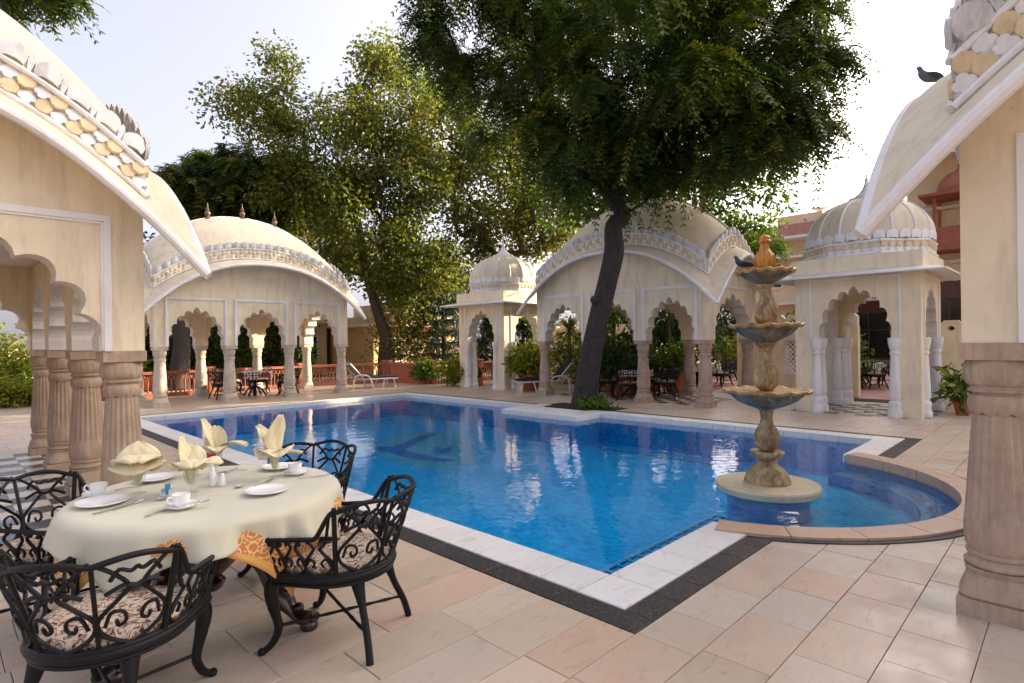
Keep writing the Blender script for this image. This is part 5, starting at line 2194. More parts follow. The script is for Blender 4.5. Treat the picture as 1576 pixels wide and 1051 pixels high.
yucca('palm with drooping fronds framed by the arch next to the leaning trunk', at(945, 18.5), 0.0, 2.0, 60, 1.1, 112, 'leaf_bright', 0.3, 0.07)
yucca('tall palm with a thick trunk framed by the right front arch', at(1030, 19.0), 0.0, 2.35, 80, 1.2, 113, 'leaf_dark', 0.35, 0.08)
yucca('small palm above the wall right of the small domed kiosk', at(805, 21.0), 1.55, 0.65, 50, 0.6, 114, 'leaf_olive', 0.0, 0.06)
yucca('agave clump below the columns in the gap left of the far pavilion', at(222, 20.5), 0.0, 0.4, 40, 0.7, 115, 'leaf_bright', 0.3, 0.07)

# ------------------------------------------------------------------ walls, balustrades and houses behind
def jali_panel(parent, c, w, h, rz, z0, mat='white_paint', cell=0.13):
    """pierced stone screen: crossing diagonal bars in a frame"""
    mb = MB()
    t_ = 0.03
    ax = Vector((math.cos(rz), math.sin(rz), 0))
    for sg in (-1, 1):
        q = Vector(c) + ax * (sg * (w / 2 - 0.02))
        mb.box((q.x, q.y, z0 + h / 2), (0.04, 0.05, h), rz)
    for zz in (z0 + 0.02, z0 + h - 0.02):
        mb.box((c[0], c[1], zz), (w - 0.08, 0.05, 0.04), rz)
    nx = max(2, int(w / cell))
    nz = max(2, int(h / cell))
    dx, dz = w / nx, h / nz
    for i in range(nx):
        for j in range(nz):
            for k in (1, -1):
                p = Vector((c[0], c[1], 0)) + ax * (-w / 2 + i * dx)
                q = p + ax * dx
                za, zb = (z0 + j * dz, z0 + (j + 1) * dz)
                if k < 0:
                    za, zb = zb, za
                mb.tube([(p.x, p.y, za), ((p.x + q.x) / 2, (p.y + q.y) / 2, (za + zb) / 2 + 0.0), (q.x, q.y, zb)], 0.021, 5, caps=False)
    return mb.build('jali_screen', mat, parent, False)


def garden_wall(label, p0, p1, h, t_=0.22, diamonds=True, jali=None, mat='cream_plaster'):
    p0, p1 = Vector((p0[0], p0[1], 0)), Vector((p1[0], p1[1], 0))
    d = (p1 - p0)
    L = d.length
    rz = math.atan2(d.y, d.x)
    root = thing('garden_wall', label, 'wall', (p0.x, p0.y, 0), rz, 'cream garden walls')
    body = MB()
    segs = [(0, L)]
    if jali:
        j0, j1, z0, z1 = jali
        segs = [(0, j0), (j1, L)]
        body.box(((j0 + j1) / 2, 0, z0 / 2), (j1 - j0, t_, z0))
        body.box(((j0 + j1) / 2, 0, (z1 + h) / 2), (j1 - j0, t_, h - z1))
    for a_, b_ in segs:
        body.box(((a_ + b_) / 2, 0, h / 2), (b_ - a_, t_, h))
    body.build('wall_body', mat, root, False)
    if jali:
        jali_panel(root, ((j0 + j1) / 2, 0, 0), j1 - j0, z1 - z0, 0, z0)
    n = max(1, int(L / 0.42))
    if diamonds:
        for k in range(n):
            x = (k + 0.5) * L / n
            mb = MB()   # merlon with a pierced lozenge
            w = L / n * 0.94
            hh = 0.36
            out = [(-w / 2, 0), (w / 2, 0), (w / 2, hh * 0.72), (w * 0.30, hh), (-w * 0.30, hh), (-w / 2, hh * 0.72)]
            r_ = 0.075
            inn = [(0, hh * 0.5 - r_ * 1.1), (r_, hh * 0.5), (r_, hh * 0.5), (0, hh * 0.5 + r_ * 1.1), (0, hh * 0.5 + r_ * 1.1), (-r_, hh * 0.5)]
            inn = [(-r_ * .5, hh * .5 - r_ * .55), (r_ * .5, hh * .5 - r_ * .55), (r_, hh * .5), (r_ * .3, hh * .5 + r_ * .8), (-r_ * .3, hh * .5 + r_ * .8), (-r_, hh * .5)]
            for yy, fl in ((-t_ / 2, False), (t_ / 2, True)):
                a_ = [mb.vert((x + q[0], yy, h + q[1])) for q in out]
                b_ = [mb.vert((x + q[0], yy, h + q[1])) for q in inn]
                for i in range(6):
                    j = (i + 1) % 6
                    f = (a_[i], a_[j], b_[j], b_[i])
                    mb.face(f[::-1] if fl else f)
            for lst, fl in ((out, False), (inn, True)):
                for i in range(6):
                    j = (i + 1) % 6
                    f = [mb.vert((x + q[0], yy, h + q[1])) for q, yy in ((lst[i], -t_ / 2), (lst[i], t_ / 2), (lst[j], t_ / 2), (lst[j], -t_ / 2))]
                    mb.face(f if fl else f[::-1])
            mb.build('merlon', mat, root, False)
    return root


garden_wall('cream wall with a white jali screen between tree-side pavilion and right kiosk', (14.3, 2.2), (14.3, 5.4), 1.85, jali=(0.75, 1.85, 0.55, 1.5))
garden_wall('cream wall with diamond openings behind the potted croton', (13.0, -4.5), (13.0, 0.3), 1.55)
garden_wall('cream wall with jali screen behind the dark far lounger', (14.2, 8.6), (14.2, 13.2), 1.75, jali=(0.62, 1.55, 0.4, 1.4))


def balustrade(label, p0, p1, h=0.78, pitch=0.125, posts=(0.0, 1.0), solid=False):
    p0, p1 = Vector((p0[0], p0[1], 0)), Vector((p1[0], p1[1], 0))
    d = p1 - p0
    L = d.length
    rz = math.atan2(d.y, d.x)
    root = thing('balustrade', label, 'balustrade', (p0.x, p0.y, 0), rz, 'red sandstone balustrades')
    for s in posts:
        mb = MB()
        mb.box((L * s, 0, h * 0.52), (0.16, 0.16, h * 1.04))
        mb.box((L * s, 0, h * 1.04 + 0.03), (0.21, 0.21, 0.06))
        mb.build('post', 'red_sandstone', root, False)
    mb = MB()
    mb.box((L / 2, 0, h - 0.04), (L - 0.17, 0.15, 0.08))
    mb.build('top_rail', 'red_sandstone', root, False)
    mb = MB()
    mb.box((L / 2, 0, 0.06), (L - 0.17, 0.14, 0.12))
    mb.build('bottom_rail', 'red_sandstone', root, False)
    if solid:
        mb = MB()
        mb.box((L / 2, 0, h * 0.5 + 0.02), (L - 0.17, 0.05, h - 0.2))
        mb.build('panel', 'red_sandstone', root, False)
        return root
    n = int(L / pitch)
    bal = MB()
    bal.lathe([(0.028, 0.0), (0.028, 0.06), (0.016, 0.09), (0.022, 0.22), (0.027, 0.30), (0.016, 0.40), (0.024, 0.44)], 8)
    arch = MB()
    arch.tube(catmull([(-pitch / 2, 0, 0.40), (-pitch * 0.32, 0, 0.50), (0, 0, 0.56), (pitch * 0.32, 0, 0.50), (pitch / 2, 0, 0.40)], 2), 0.018, 5)
    arch.tube([(0, 0, 0.56), (0, 0, 0.62)], 0.015, 5)
    bal.add(arch, Matrix.Translation((0, 0, 0)))
    me_ = bal.mesh('baluster', 'red_sandstone')
    for k in range(n):
        put('baluster', me_, root, ((k + 0.5) * L / n, 0, 0.12))
    return root


balustrade('red balustrade behind the far left pavilion, left half', (0.6, 18.2), (3.4, 18.2))
balustrade('red balustrade behind the far left pavilion, right half', (3.6, 18.2), (6.6, 18.2))
balustrade('sunlit red balustrade beyond the grey lounger', (6.9, 18.3), (9.7, 17.5))
balustrade('solid carved red panel that closes the balustrade like a gate', (9.85, 17.4), (10.25, 15.4), solid=True)
balustrade('sunlit red balustrade running up to the small domed kiosk', (10.35, 15.2), (12.2, 14.75))
balustrade('dark red balustrade seen through the small domed kiosk', (12.4, 14.9), (15.6, 15.6))


def box_house(name, label, x0, x1, y0, y1, h, mat, roofoh=0.5, slab='white_paint', group='houses round the court', band=None):
    root = thing(name, label, 'building', ((x0 + x1) / 2, (y0 + y1) / 2, 0), 0, group)
    mb = MB()
    mb.box((0, 0, h / 2), (x1 - x0, y1 - y0, h))
    mb.build('wall', mat, root, False)
    mb = MB()
    mb.box((0, 0, h + 0.06), (x1 - x0 + 2 * roofoh, y1 - y0 + 2 * roofoh, 0.12))
    mb.build('roof_slab', slab, root, False)
    mb = MB()
    mb.box((0, 0, h + 0.32), (x1 - x0 - 0.1, y1 - y0 - 0.1, 0.4))
    mb.build('parapet', mat, root, False)
    return root


def opening(root, cx, cz, w, h, face, off, frame='white_paint', pane='dark_window', arched=False, t_=0.06):
    """window on a face: face 'x-' (normal -x) or 'y-' ; coordinates local to the house"""
    fr = MB()
    pn = MB()

    def B_(mb, a_, z_, sa, sz, d0, dd):
        if face == 'y-':
            mb.box((a_, off - d0, z_), (sa, dd, sz))
        else:
            mb.box((off - d0, a_, z_), (dd, sa, sz))
    B_(pn, cx, cz, w, h, 0.01, 0.03)
    fw = 0.07
    for sg in (-1, 1):
        B_(fr, cx + sg * (w / 2 + fw / 2), cz, fw, h + 2 * fw, 0.03, 0.08)
    B_(fr, cx, cz + h / 2 + fw / 2, w, fw, 0.03, 0.08)
    B_(fr, cx, cz - h / 2 - fw / 2, w, fw, 0.045, 0.11)
    B_(fr, cx, cz, 0.035, h, 0.028, 0.05)
    B_(fr, cx, cz + h * 0.12, w, 0.03, 0.028, 0.05)
    win = fr.build('window', frame, root, False)
    pn.build('pane', pane, win, False)
    if arched:
        mb = MB()
        pts = cusped(w / 2 + 0.02, cz + h / 2, w * 0.42, 7, 4)
        ids = []
        for (x, z) in pts:
            if face == 'y-':
                ids.append(mb.vert((cx + x, off - 0.05, z)))
            else:
                ids.append(mb.vert((off - 0.05, cx - x, z)))
        mb.face(ids)
        mb.build('arch_head', 'carved_brown', win, False)
    return win


# low cream range behind the far trees
hs = box_house('garden_house', 'low cream house with white flat eaves behind the far trees', 3.0, 11.2, 25.0, 29.0, 2.55, 'far_cream')
opening(hs, 0.9, 1.35, 0.75, 1.1, 'y-', -2.0, 'shutter_red', 'shutter_red')
for cx in (-2.9, -1.2, 3.2):
    opening(hs, cx, 1.3, 0.7, 1.2, 'y-', -2.0)
for k in range(3):   # porch pillars
    mb = MB()
    mb.box((1.7 + k * 0.42, -2.55, 1.27), (0.16, 0.16, 2.54))
    mb.build('porch_pillar', 'red_sandstone' if k else 'far_cream', hs, False)
hs = box_house('garden_house', 'yellow walled low house right of the forked trunk', 12.4, 17.5, 22.6, 27.0, 2.35, 'yellow_plaster', 0.7)
for cx in (-1.3, 1.2):
    opening(hs, cx, 1.2, 0.7, 1.1, 'y-', -2.2)
mb = MB()
mb.box((0.2, 0.3, 3.0), (3.0, 3.0, 1.1))
mb.build('upper_room', 'far_cream', hs, False)
hs = box_house('garden_house', 'yellow house wall glowing behind the far left pavilion', 1.0, 2.9, 23.2, 27.0, 2.5, 'yellow_plaster', 0.4)
opening(hs, 0.3, 1.3, 0.6, 1.1, 'y-', -1.9)

# three-storey hotel on the right
H1 = thing('hotel_building', 'tall cream hotel block with red parapet at the right edge', 'building', (0, 0, 0), 0, 'hotel ranges')
mb = MB()
mb.box((26.5, -10.2, 3.7), (11, 25.0, 7.4))
mb.build('wall', 'far_cream', H1, False)
mb = MB()
mb.box((26.3, -10.2, 7.46), (12.6, 26.2, 0.16))
mb.box((26.4, -10.2, 4.0), (11.24, 25.3, 0.10))
mb.box((26.4, -10.2, 5.8), (11.28, 25.34, 0.10))
mb.build('cornice', 'white_paint', H1, False)
mb = MB()
mb.box((26.5, -10.2, 7.74), (11.2, 25.2, 0.4))
mb.build('red_parapet', 'faded_red', H1, False)
mb = MB()
mb.box((28.0, -13.0, 12.4), (8.0, 22.0, 9.0))  # added out-of-view block that keeps the sun off the left pavilion roof
mb.build('added_shade_block', 'far_cream', H1, False)
for zz in (2.0, 4.9, 6.6):
    for yy in (-0.4, -3.4, -6.6, -9.8, -13.0):
        opening(H1, yy, zz, 0.9, 1.2, 'x-', 21.0)
H1w = opening(H1, 1.15, 1.75, 1.5, 2.1, 'x-', 21.0, 'carved_brown', 'dark_window', arched=True)
# red sandstone balcony chhatri on the hotel front
mb = MB()
bx, by = 20.4, 0.75
mb.box((bx, by, 4.35), (1.2, 1.5, 0.14))
for sx_ in (-0.5, 0.45):
    for sy_ in (-0.62, 0.62):
        mb.lathe([(0.07, 4.4), (0.07, 4.6), (0.05, 4.65), (0.05, 5.9), (0.09, 6.0)], 8, (bx + sx_, by + sy_, 0))
mb.box((bx, by - 0.66, 4.72), (1.1, 0.05, 0.6))
mb.box((bx, by + 0.66, 4.72), (1.1, 0.05, 0.6))
mb.box((bx - 0.55, by, 4.72), (0.05, 1.27, 0.6))
mb.box((bx, by, 6.05), (1.7, 2.0, 0.08))
mb.lathe([(0.62, 6.09), (0.64, 6.25), (0.56, 6.5), (0.38, 6.72), (0.15, 6.84), (0.05, 6.95), (0.07, 7.0), (0.01, 7.2)], 20, (bx, by, 0))
mb.build('red_balcony', 'red_sandstone', H1, True)

H2 = thing('hotel_building', 'distant cream hotel wing with red roof terrace left of the right dome', 'building', (0, 0, 0), 0, 'hotel ranges')
mb = MB()
mb.box((33.5, 7.6, 3.3), (9, 8.6, 6.6))
mb.box((30.2, 9.7, 2.8), (3.0, 3.8, 5.6))
mb.build('wall', 'far_cream', H2, False)
mb = MB()
mb.box((33.3, 7.6, 6.66), (10.6, 10.0, 0.14))
mb.box((29.9, 9.9, 5.66), (3.8, 4.6, 0.12))
mb.box((33.2, 7.6, 3.3), (10.2, 9.6, 0.12))
mb.build('roof_slab', 'white_paint', H2, False)
mb = MB()
mb.box((33.5, 7.6, 7.1), (9.2, 8.8, 0.75))
mb.box((33.0, 6.4, 7.9), (4.0, 2.6, 0.9))
mb.build('red_parapet', 'faded_red', H2, False)
mb = MB()
mb.box((33.0, 9.2, 7.95), (3.0, 2.4, 1.0))
mb.build('roof_room', 'far_cream', H2, False)
opening(H2, 5.3, 1.6, 1.7, 2.2, 'x-', 29.0, 'carved_brown', 'dark_window', arched=True)
for yy, zz in ((5.0, 4.8), (6.9, 4.8), (8.2, 2.0), (9.6, 2.0), (8.2, 4.8), (9.6, 4.8)):
    if True:
        opening(H2, yy, zz, 0.8, 1.2, 'x-', 28.7 if yy > 7.8 else 29.0)
mb = MB()
mb.lathe([(0.03, 0), (0.03, 1.2), (0.42, 1.4), (0.02, 1.3)], 16, (33.0, 8.6, 7.5))
mb.build('roof_dish', 'dish_metal', H2)


# ------------------------------------------------------------------ cast metal armchair
R0 = 0.27
SEATZ = 0.43


def U(s, h):
    q = R0 * PI / 2
    if abs(s) <= q:
        ph = s / R0
        p, nr = Vector((R0 * math.sin(ph), -R0 * math.cos(ph), 0)), Vector((math.sin(ph), -math.cos(ph), 0))
    else:
        sg = 1 if s > 0 else -1
        p, nr = Vector((sg * R0, abs(s) - q, 0)), Vector((sg, 0, 0))
    bk = max(0.0, 1 - abs(s) / 0.42)
    return p + nr * (0.02 + h * (0.20 + 0.16 * bk)) + Vector((0, 0.0, SEATZ + h))


def top_h(s):
    a_ = abs(s)
    if a_ < 0.30:
        return 0.375 - 0.02 * (a_ / 0.30) ** 2
    if a_ < 0.40:
        k = (a_ - 0.30) / 0.10
        k = k * k * (3 - 2 * k)
        return 0.355 * (1 - k) + 0.20 * k
    return 0.20 - 0.02 * (a_ - 0.40) / 0.25


def make_chair(label, group):
    r = thing('cast_armchair', label, 'chair', (0, 0, 0), 0, group)
    q = R0 * PI / 2
    END = q + 0.215
    bt = MB()
    # bottom ring of the basket and top rail
    bt.tube([U(s, 0.0) for s in np.linspace(-END, END, 60)], 0.014, 7)
    rail = []
    for s in np.linspace(-END, END, 110):
        hh = top_h(s)
        if abs(s) < 0.30:
            hh += 0.026 * abs(math.sin(s / 0.20 * PI + PI / 2)) - 0.014
        rail.append(U(s, hh))
    fr_ = END + 0.035
    for sg in (1, -1):
        tailp = [U(sg * (END + 0.03), 0.17), U(sg * (END + 0.02), 0.10), U(sg * (END - 0.02), 0.04), U(sg * (END - 0.03), 0.0)]
        rail = rail + tailp if sg > 0 else tailp[::-1] + rail
    bt.tube(catmull(rail, 1), 0.0125, 7)
    # lyre modules
    mods = [(-0.20, 0.2), (0.0, 0.2), (0.20, 0.2), (-0.385, 0.13), (0.385, 0.13), (-0.505, 0.12), (0.505, 0.12), (-0.605, 0.1), (0.605, 0.1)]
    for s0, w in mods:
        H = top_h(s0)
        tall = abs(s0) < 0.3
        k = w / 2
        for sg in (-1, 1):
            if tall:
                pth = [(0.0, 0.0), (0.80, 0.06), (0.95, 0.13), (0.45, 0.205), (0.18, 0.255), (0.55, 0.32), (0.95, H)]
            else:
                pth = [(0.0, 0.0), (0.80, 0.03), (0.95, 0.075), (0.42, 0.125), (0.22, 0.155), (0.60, 0.19), (0.9, top_h(s0 + sg * k))]
            bt.tube(catmull([U(s0 + sg * k * a_, h_) for a_, h_ in pth], 4), 0.0085, 6)
            # inner scroll curls
            if tall:
                c = [(0.78, 0.10), (0.62, 0.155), (0.30, 0.15), (0.22, 0.11), (0.42, 0.095), (0.48, 0.12)]
                bt.tube(catmull([U(s0 + sg * k * a_, h_) for a_, h_ in c], 3), 0.0075, 6)
                c = [(0.62, 0.315), (0.42, 0.355), (0.15, 0.34), (0.0, 0.355)]
                bt.tube(catmull([U(s0 + sg * k * a_, h_ - 0.025) for a_, h_ in c], 3), 0.0085, 6)
            else:
                c = [(0.85, 0.06), (0.55, 0.095), (0.25, 0.075), (0.40, 0.05)]
                bt.tube(catmull([U(s0 + sg * k * a_, h_) for a_, h_ in c], 3), 0.007, 6)
                bt.lathe([(0.001, -0.013), (0.012, -0.006), (0.012, 0.006), (0.001, 0.013)], 7, U(s0 + sg * k * 0.55, top_h(s0) - 0.022))
        if tall:
            bt.tube(catmull([U(s0 - k * 0.75, 0.235), U(s0 - k * 0.3, 0.262), U(s0, 0.250), U(s0 + k * 0.3, 0.262), U(s0 + k * 0.75, 0.235)], 4), 0.009, 6)
    for s0 in (-0.10, 0.10):
        bt.tube([U(s0, h_) for h_ in (0.0, 0.13, 0.25, 0.362)], 0.0095, 6)
    for s0 in (-0.30, 0.30):
        bt.tube([U(s0 + (0.01 if s0 > 0 else -0.01), h_) for h_ in (0.0, 0.13, 0.25, 0.362)], 0.013, 7)
    bt.build('backrest', 'cast_iron', r, True, 60)
    # seat frame
    sf = MB()
    outl = [U(s, 0.0) * 1.0 for s in np.linspace(-END, END, 50)]
    ring = [Vector((p.x * 0.985, p.y * 0.985, SEATZ - 0.02)) for p in outl]
    ring += catmull([ring[-1], Vector((R0 * 0.75, END - q + 0.03, SEATZ - 0.02)), Vector((0, END - q + 0.05, SEATZ - 0.02)), Vector((-R0 * 0.75, END - q + 0.03, SEATZ - 0.02)), ring[0]], 5)[1:-1]
    sf.tube(ring, 0.024, 8, closed=True)
    sf.tube([p + Vector((0, 0, -0.032)) for p in ring], 0.011, 6, closed=True)
    sf.build('seat_frame', 'cast_iron', r, True, 60)
    # cushion
    cu = MB()
    rows = []
    cc = Vector((0, -0.01, 0))
    lay = [(0.90, 0.000), (0.97, 0.012), (0.985, 0.028), (0.95, 0.048), (0.80, 0.060), (0.45, 0.066), (0.05, 0.066)]
    for k_, zz in lay:
        rows.append([cu.vert((p.x * k_ * 0.97, (p.y + 0.01) * k_ * 0.97 - 0.01, SEATZ - 0.01 + zz)) for p in ring])
    m = len(ring)
    for a_, b_ in zip(rows[:-1], rows[1:]):
        for i in range(m):
            j = (i + 1) % m
            cu.face((a_[i], a_[j], b_[j], b_[i]))
    cu.face(rows[-1])
    cu.build('seat_cushion', 'cushion_print', r, True, 60)
    for sg in (-1, 1):
        lg = MB()
        lg.tube(catmull([(sg * 0.225, 0.215, SEATZ - 0.02), (sg * 0.258, 0.245, 0.345), (sg * 0.245, 0.24, 0.24), (sg * 0.228, 0.225, 0.13), (sg * 0.24, 0.25, 0.055), (sg * 0.262, 0.285, 0.018)], 5), lambda s_: 0.030 - 0.014 * s_ + 0.008 * math.sin(PI * min(1, s_ * 2)), 9)
        lg.lathe([(0.001, -0.018), (0.020, -0.014), (0.024, 0.0), (0.018, 0.012), (0.001, 0.017)], 10, (sg * 0.268, 0.295, 0.018))
        lg.lathe([(0.001, -0.02), (0.026, -0.008), (0.026, 0.008), (0.001, 0.02)], 9, (sg * 0.246, 0.243, 0.235))
        lg.build('leg', 'cast_iron', r, True, 60)
        lg = MB()
        lg.tube(catmull([(sg * 0.165, -0.175, SEATZ - 0.01), (sg * 0.178, -0.20, 0.34), (sg * 0.20, -0.235, 0.22), (sg * 0.24, -0.275, 0.10), (sg * 0.262, -0.295, 0.0)], 5), lambda s_: 0.040 - 0.030 * min(1, s_ * 2.2) + 0.009, 9)
        lg.build('leg', 'cast_iron', r, True, 60)
    st = MB()
    for a_, b_ in (((-0.231, 0.228, 0.135), (0.232, -0.268, 0.125)), ((0.231, 0.228, 0.145), (-0.232, -0.268, 0.135))):
        st.tube([Vector(a_).lerp(Vector(b_), s) for s in np.linspace(0, 1, 14)], lambda s_: 0.009 + 0.003 * math.sin(s_ * 40), 6)
    st.build('stretcher', 'cast_iron', r, True, 60)
    return r


TC = Vector((-1.70, 1.70, 0))


def face_to(p, q):
    return math.atan2(q[1] - p[1], q[0] - p[0]) - PI / 2


G4 = 'cast metal armchairs round the laid table'
c0 = make_chair('black cast metal armchair in the foreground, its back to the viewer', G4)
c0.location = (-2.30, 1.03, 0)
c0.rotation_euler.z = face_to((-2.30, 1.03), TC)
copy_tree(c0, 'black cast metal armchair right of the table, beside the pool edge', (-1.275, 0.985, 0), face_to((-1.275, 0.985), (-1.66, 1.56)), G4)
copy_tree(c0, 'black cast metal armchair at the left edge near the chequered floor', (-2.33, 2.34, 0), face_to((-2.33, 2.34), TC), G4)
copy_tree(c0, 'black cast metal armchair behind the table, only its top seen against the water', (-0.97, 2.10, 0), face_to((-0.97, 2.10), TC), G4)

# ------------------------------------------------------------------ the laid table
tbl = thing('pedestal_table', 'round dark carved pedestal table in the left foreground', 'table', (TC.x, TC.y, 0))
mb = MB()
mb.lathe([(0.66, 0.705), (0.68, 0.715), (0.68, 0.735), (0.67, 0.742)], 64)
mb.build('table_top', 'dark_wood', tbl)
mb = MB()
mb.lathe([(0.03, 0.16), (0.06, 0.18), (0.075, 0.22), (0.05, 0.25), (0.085, 0.28), (0.13, 0.33), (0.15, 0.40), (0.14, 0.47), (0.10, 0.50), (0.16, 0.53), (0.185, 0.57), (0.19, 0.64), (0.17, 0.69), (0.22, 0.705)], 40, mod=lambda k, z, th: 1 + (0.04 * abs(math.cos(th * 8)) if 0.3 < z < 0.48 else 0))
mb.build('pedestal', 'dark_wood', tbl, True, 45)
for k in range(4):
    th = math.radians(-58 + 90 * k)
    d = Vector((math.cos(th), math.sin(th), 0))
    mb = MB()
    path = catmull([d * 0.10 + Vector((0, 0, 0.42)), d * 0.22 + Vector((0, 0, 0.45)), d * 0.34 + Vector((0, 0, 0.35)), d * 0.45 + Vector((0, 0, 0.18)), d * 0.55 + Vector((0, 0, 0.075)), d * 0.63 + Vector((0, 0, 0.055)), d * 0.67 + Vector((0, 0, 0.07))], 6)
    mb.tube(path, lambda s_: 0.105 - 0.105 * min(1, s_ * 1.15) * 0.62 - 0.012 * math.sin(s_ * 22), 12, flat=0.62)
    for s in (0.16, 0.30, 0.44, 0.58, 0.72):   # carved beads on the ridge
        p = path[int(s * (len(path) - 1))]
        mb.lathe([(0.001, -0.03), (0.028, -0.015), (0.032, 0.0), (0.022, 0.018), (0.001, 0.026)], 9, p + Vector((0, 0, 0.075 * (1 - 0.5 * s))))
    mb.lathe([(0.045, 0.0), (0.05, 0.02), (0.045, 0.045), (0.03, 0.06)], 12, d * 0.63)
    mb.build('scroll_leg', 'dark_wood', tbl, True, 50)


def cloth_mesh(name, label, r, z, drop, folds, mat, seed, lip, cat='tablecloth'):
    rg = random.Random(seed)
    nth = 220
    ph = [rg.uniform(0, 2 * PI) for _ in range(6)]
    vs, fs, ed = [], [], []
    rings = [0.0, 0.25, 0.5, 0.75, 0.93, 1.0]
    hang = [0.06, 0.14, 0.24, 0.36, 0.5, 0.64, 0.78, 0.9, 1.0]
    rows = []
    for rr_ in rings[1:]:
        row = []
        for i in range(nth):
            th = 2 * PI * i / nth
            wr = 0.0012 * math.sin(3 * th + ph[0]) * rr_ + 0.0008 * math.sin(9 * th + rr_ * 8)
            vs.append((r * rr_ * math.cos(th), r * rr_ * math.sin(th), z + wr))
            ed.append(0.0)
            row.append(len(vs) - 1)
        rows.append(row)
    for hh in hang:
        row = []
        for i in range(nth):
            th = 2 * PI * i / nth
            D = drop(th)
            amp = folds * (hh ** 1.1) * (0.6 + 0.4 * math.sin(2 * th + ph[1]))
            f = math.sin(9 * th + ph[2] + 1.3 * math.sin(3 * th)) + 0.5 * math.sin(19 * th + ph[3] + math.sin(5 * th)) + 0.25 * math.sin(37 * th + ph[4])
            R_ = r + lip + 0.018 * math.sin(min(1, hh * 5) * PI / 2) + amp * f + 0.03 * hh
            zz = z - D * hh - (0.010 if hh > 0.05 else 0)
            vs.append((R_ * math.cos(th), R_ * math.sin(th), zz))
            ed.append(hh)
            row.append(len(vs) - 1)
        rows.append(row)
    vs.append((0, 0, z))
    ed.append(0)
    cen = len(vs) - 1
    for i in range(nth):
        fs.append((cen, rows[0][i], rows[0][(i + 1) % nth]))
    for a_, b_ in zip(rows[:-1], rows[1:]):
        for i in range(nth):
            j = (i + 1) % nth
            fs.append((a_[i], b_[i], b_[j], a_[j]))
    me_ = bpy.data.meshes.new(name)
    me_.from_pydata(vs, [], fs)
    me_.materials.append(MATS[mat])
    at_ = me_.attributes.new('edge', 'FLOAT', 'POINT')
    at_.data.foreach_set('value', ed)
    me_.polygons.foreach_set('use_smooth', [True] * len(fs))
    o_ = put(name, me_, None, (TC.x, TC.y, 0))
    md = o_.modifiers.new('thickness', 'SOLIDIFY')
    md.thickness = 0.0025
    md.offset = 1.0
    return tag(o_, label, cat)


def square_cloth(th, t0, a_):
    """distance from the centre to the hem of a square cloth with a corner towards t0"""
    q = th - math.radians(t0) + PI / 4
    return a_ / max(abs(math.cos(q)), abs(math.sin(q)))


def corner(th, t0, p=4):
    return max(0.0, math.cos(2 * (th - math.radians(t0)))) ** p + max(0.0, -math.cos(2 * (th - math.radians(t0)))) ** p


cloth_mesh('under_cloth', 'ochre printed undercloth with pale flowers under the cream tablecloth', 0.682, 0.7435, lambda th: 0.10 + 1.08 * (square_cloth(th, -77, 0.80) - 0.80), 0.018, 'cloth_orange', 3, 0.0)
cloth_mesh('tablecloth', 'plain cream tablecloth draped over the laid round table', 0.684, 0.7475, lambda th: 0.13 + 0.42 * (square_cloth(th, -140, 0.82) - 0.82), 0.046, 'cloth_cream', 5, 0.016)
TZ = 0.7525


# ------------------------------------------------------------------ tableware
def plate(label, x, y, r=0.115, z=TZ, group='white plates on the table', name='plate', cat='plate'):
    mb = MB()
    mb.lathe([(r * 0.55, 0.0), (r * 0.58, 0.003), (r * 0.70, 0.006), (r * 0.98, 0.018), (r, 0.021), (r * 0.985, 0.023), (r * 0.72, 0.012), (r * 0.60, 0.009), (0.001, 0.008)], 48)
    o_ = mb.build(name, 'porcelain', None, True, 60, (x, y, z))
    return tag(o_, label, cat, group)


def cup(label, x, y, rz, z):
    r = thing('coffee_cup', label, 'cup', (x, y, z), rz, 'white cups on saucers')
    mb = MB()
    mb.lathe([(0.026, 0.0), (0.028, 0.006), (0.034, 0.010), (0.040, 0.025), (0.0425, 0.045), (0.044, 0.062), (0.0425, 0.062), (0.041, 0.045), (0.037, 0.022), (0.001, 0.012)], 36)
    mb.build('bowl', 'porcelain', r, True, 60)
    mb = MB()
    mb.tube(catmull([(0.041, 0, 0.052), (0.060, 0, 0.054), (0.068, 0, 0.040), (0.060, 0, 0.024), (0.038, 0, 0.020)], 5), 0.0045, 7)
    mb.build('handle', 'porcelain', r, True, 60)
    return r


def saucer(label, x, y):
    return plate(label, x, y, 0.078, TZ, 'white saucers', 'saucer', 'saucer')


def spoon(label, x, y, rz, z=TZ, L=0.17, group='spoons on the table'):
    r = thing('spoon', label, 'spoon', (x, y, z), rz, group)
    mb = MB()
    mb.tube([(0, 0, 0.004), (L * 0.35, 0, 0.009), (L * 0.66, 0, 0.007)], lambda s_: 0.0045 - 0.002 * s_, 6, flat=0.5)
    mb.build('handle', 'steel', r)
    mb = MB()
    n_ = 14
    rows = []
    for k_, zz in ((1.0, 0.010), (0.95, 0.009), (0.6, 0.004), (0.2, 0.0025)):
        rows.append([mb.vert((L * 0.66 + 0.027 + 0.028 * k_ * math.cos(2 * PI * i / n_), 0.0185 * k_ * math.sin(2 * PI * i / n_), zz)) for i in range(n_)])
    for a_, b_ in zip(rows[:-1], rows[1:]):
        for i in range(n_):
            j = (i + 1) % n_
            mb.face((a_[i], b_[i], b_[j], a_[j]))
    mb.face(rows[-1])
    mb.build('bowl', 'steel', r)
    return r


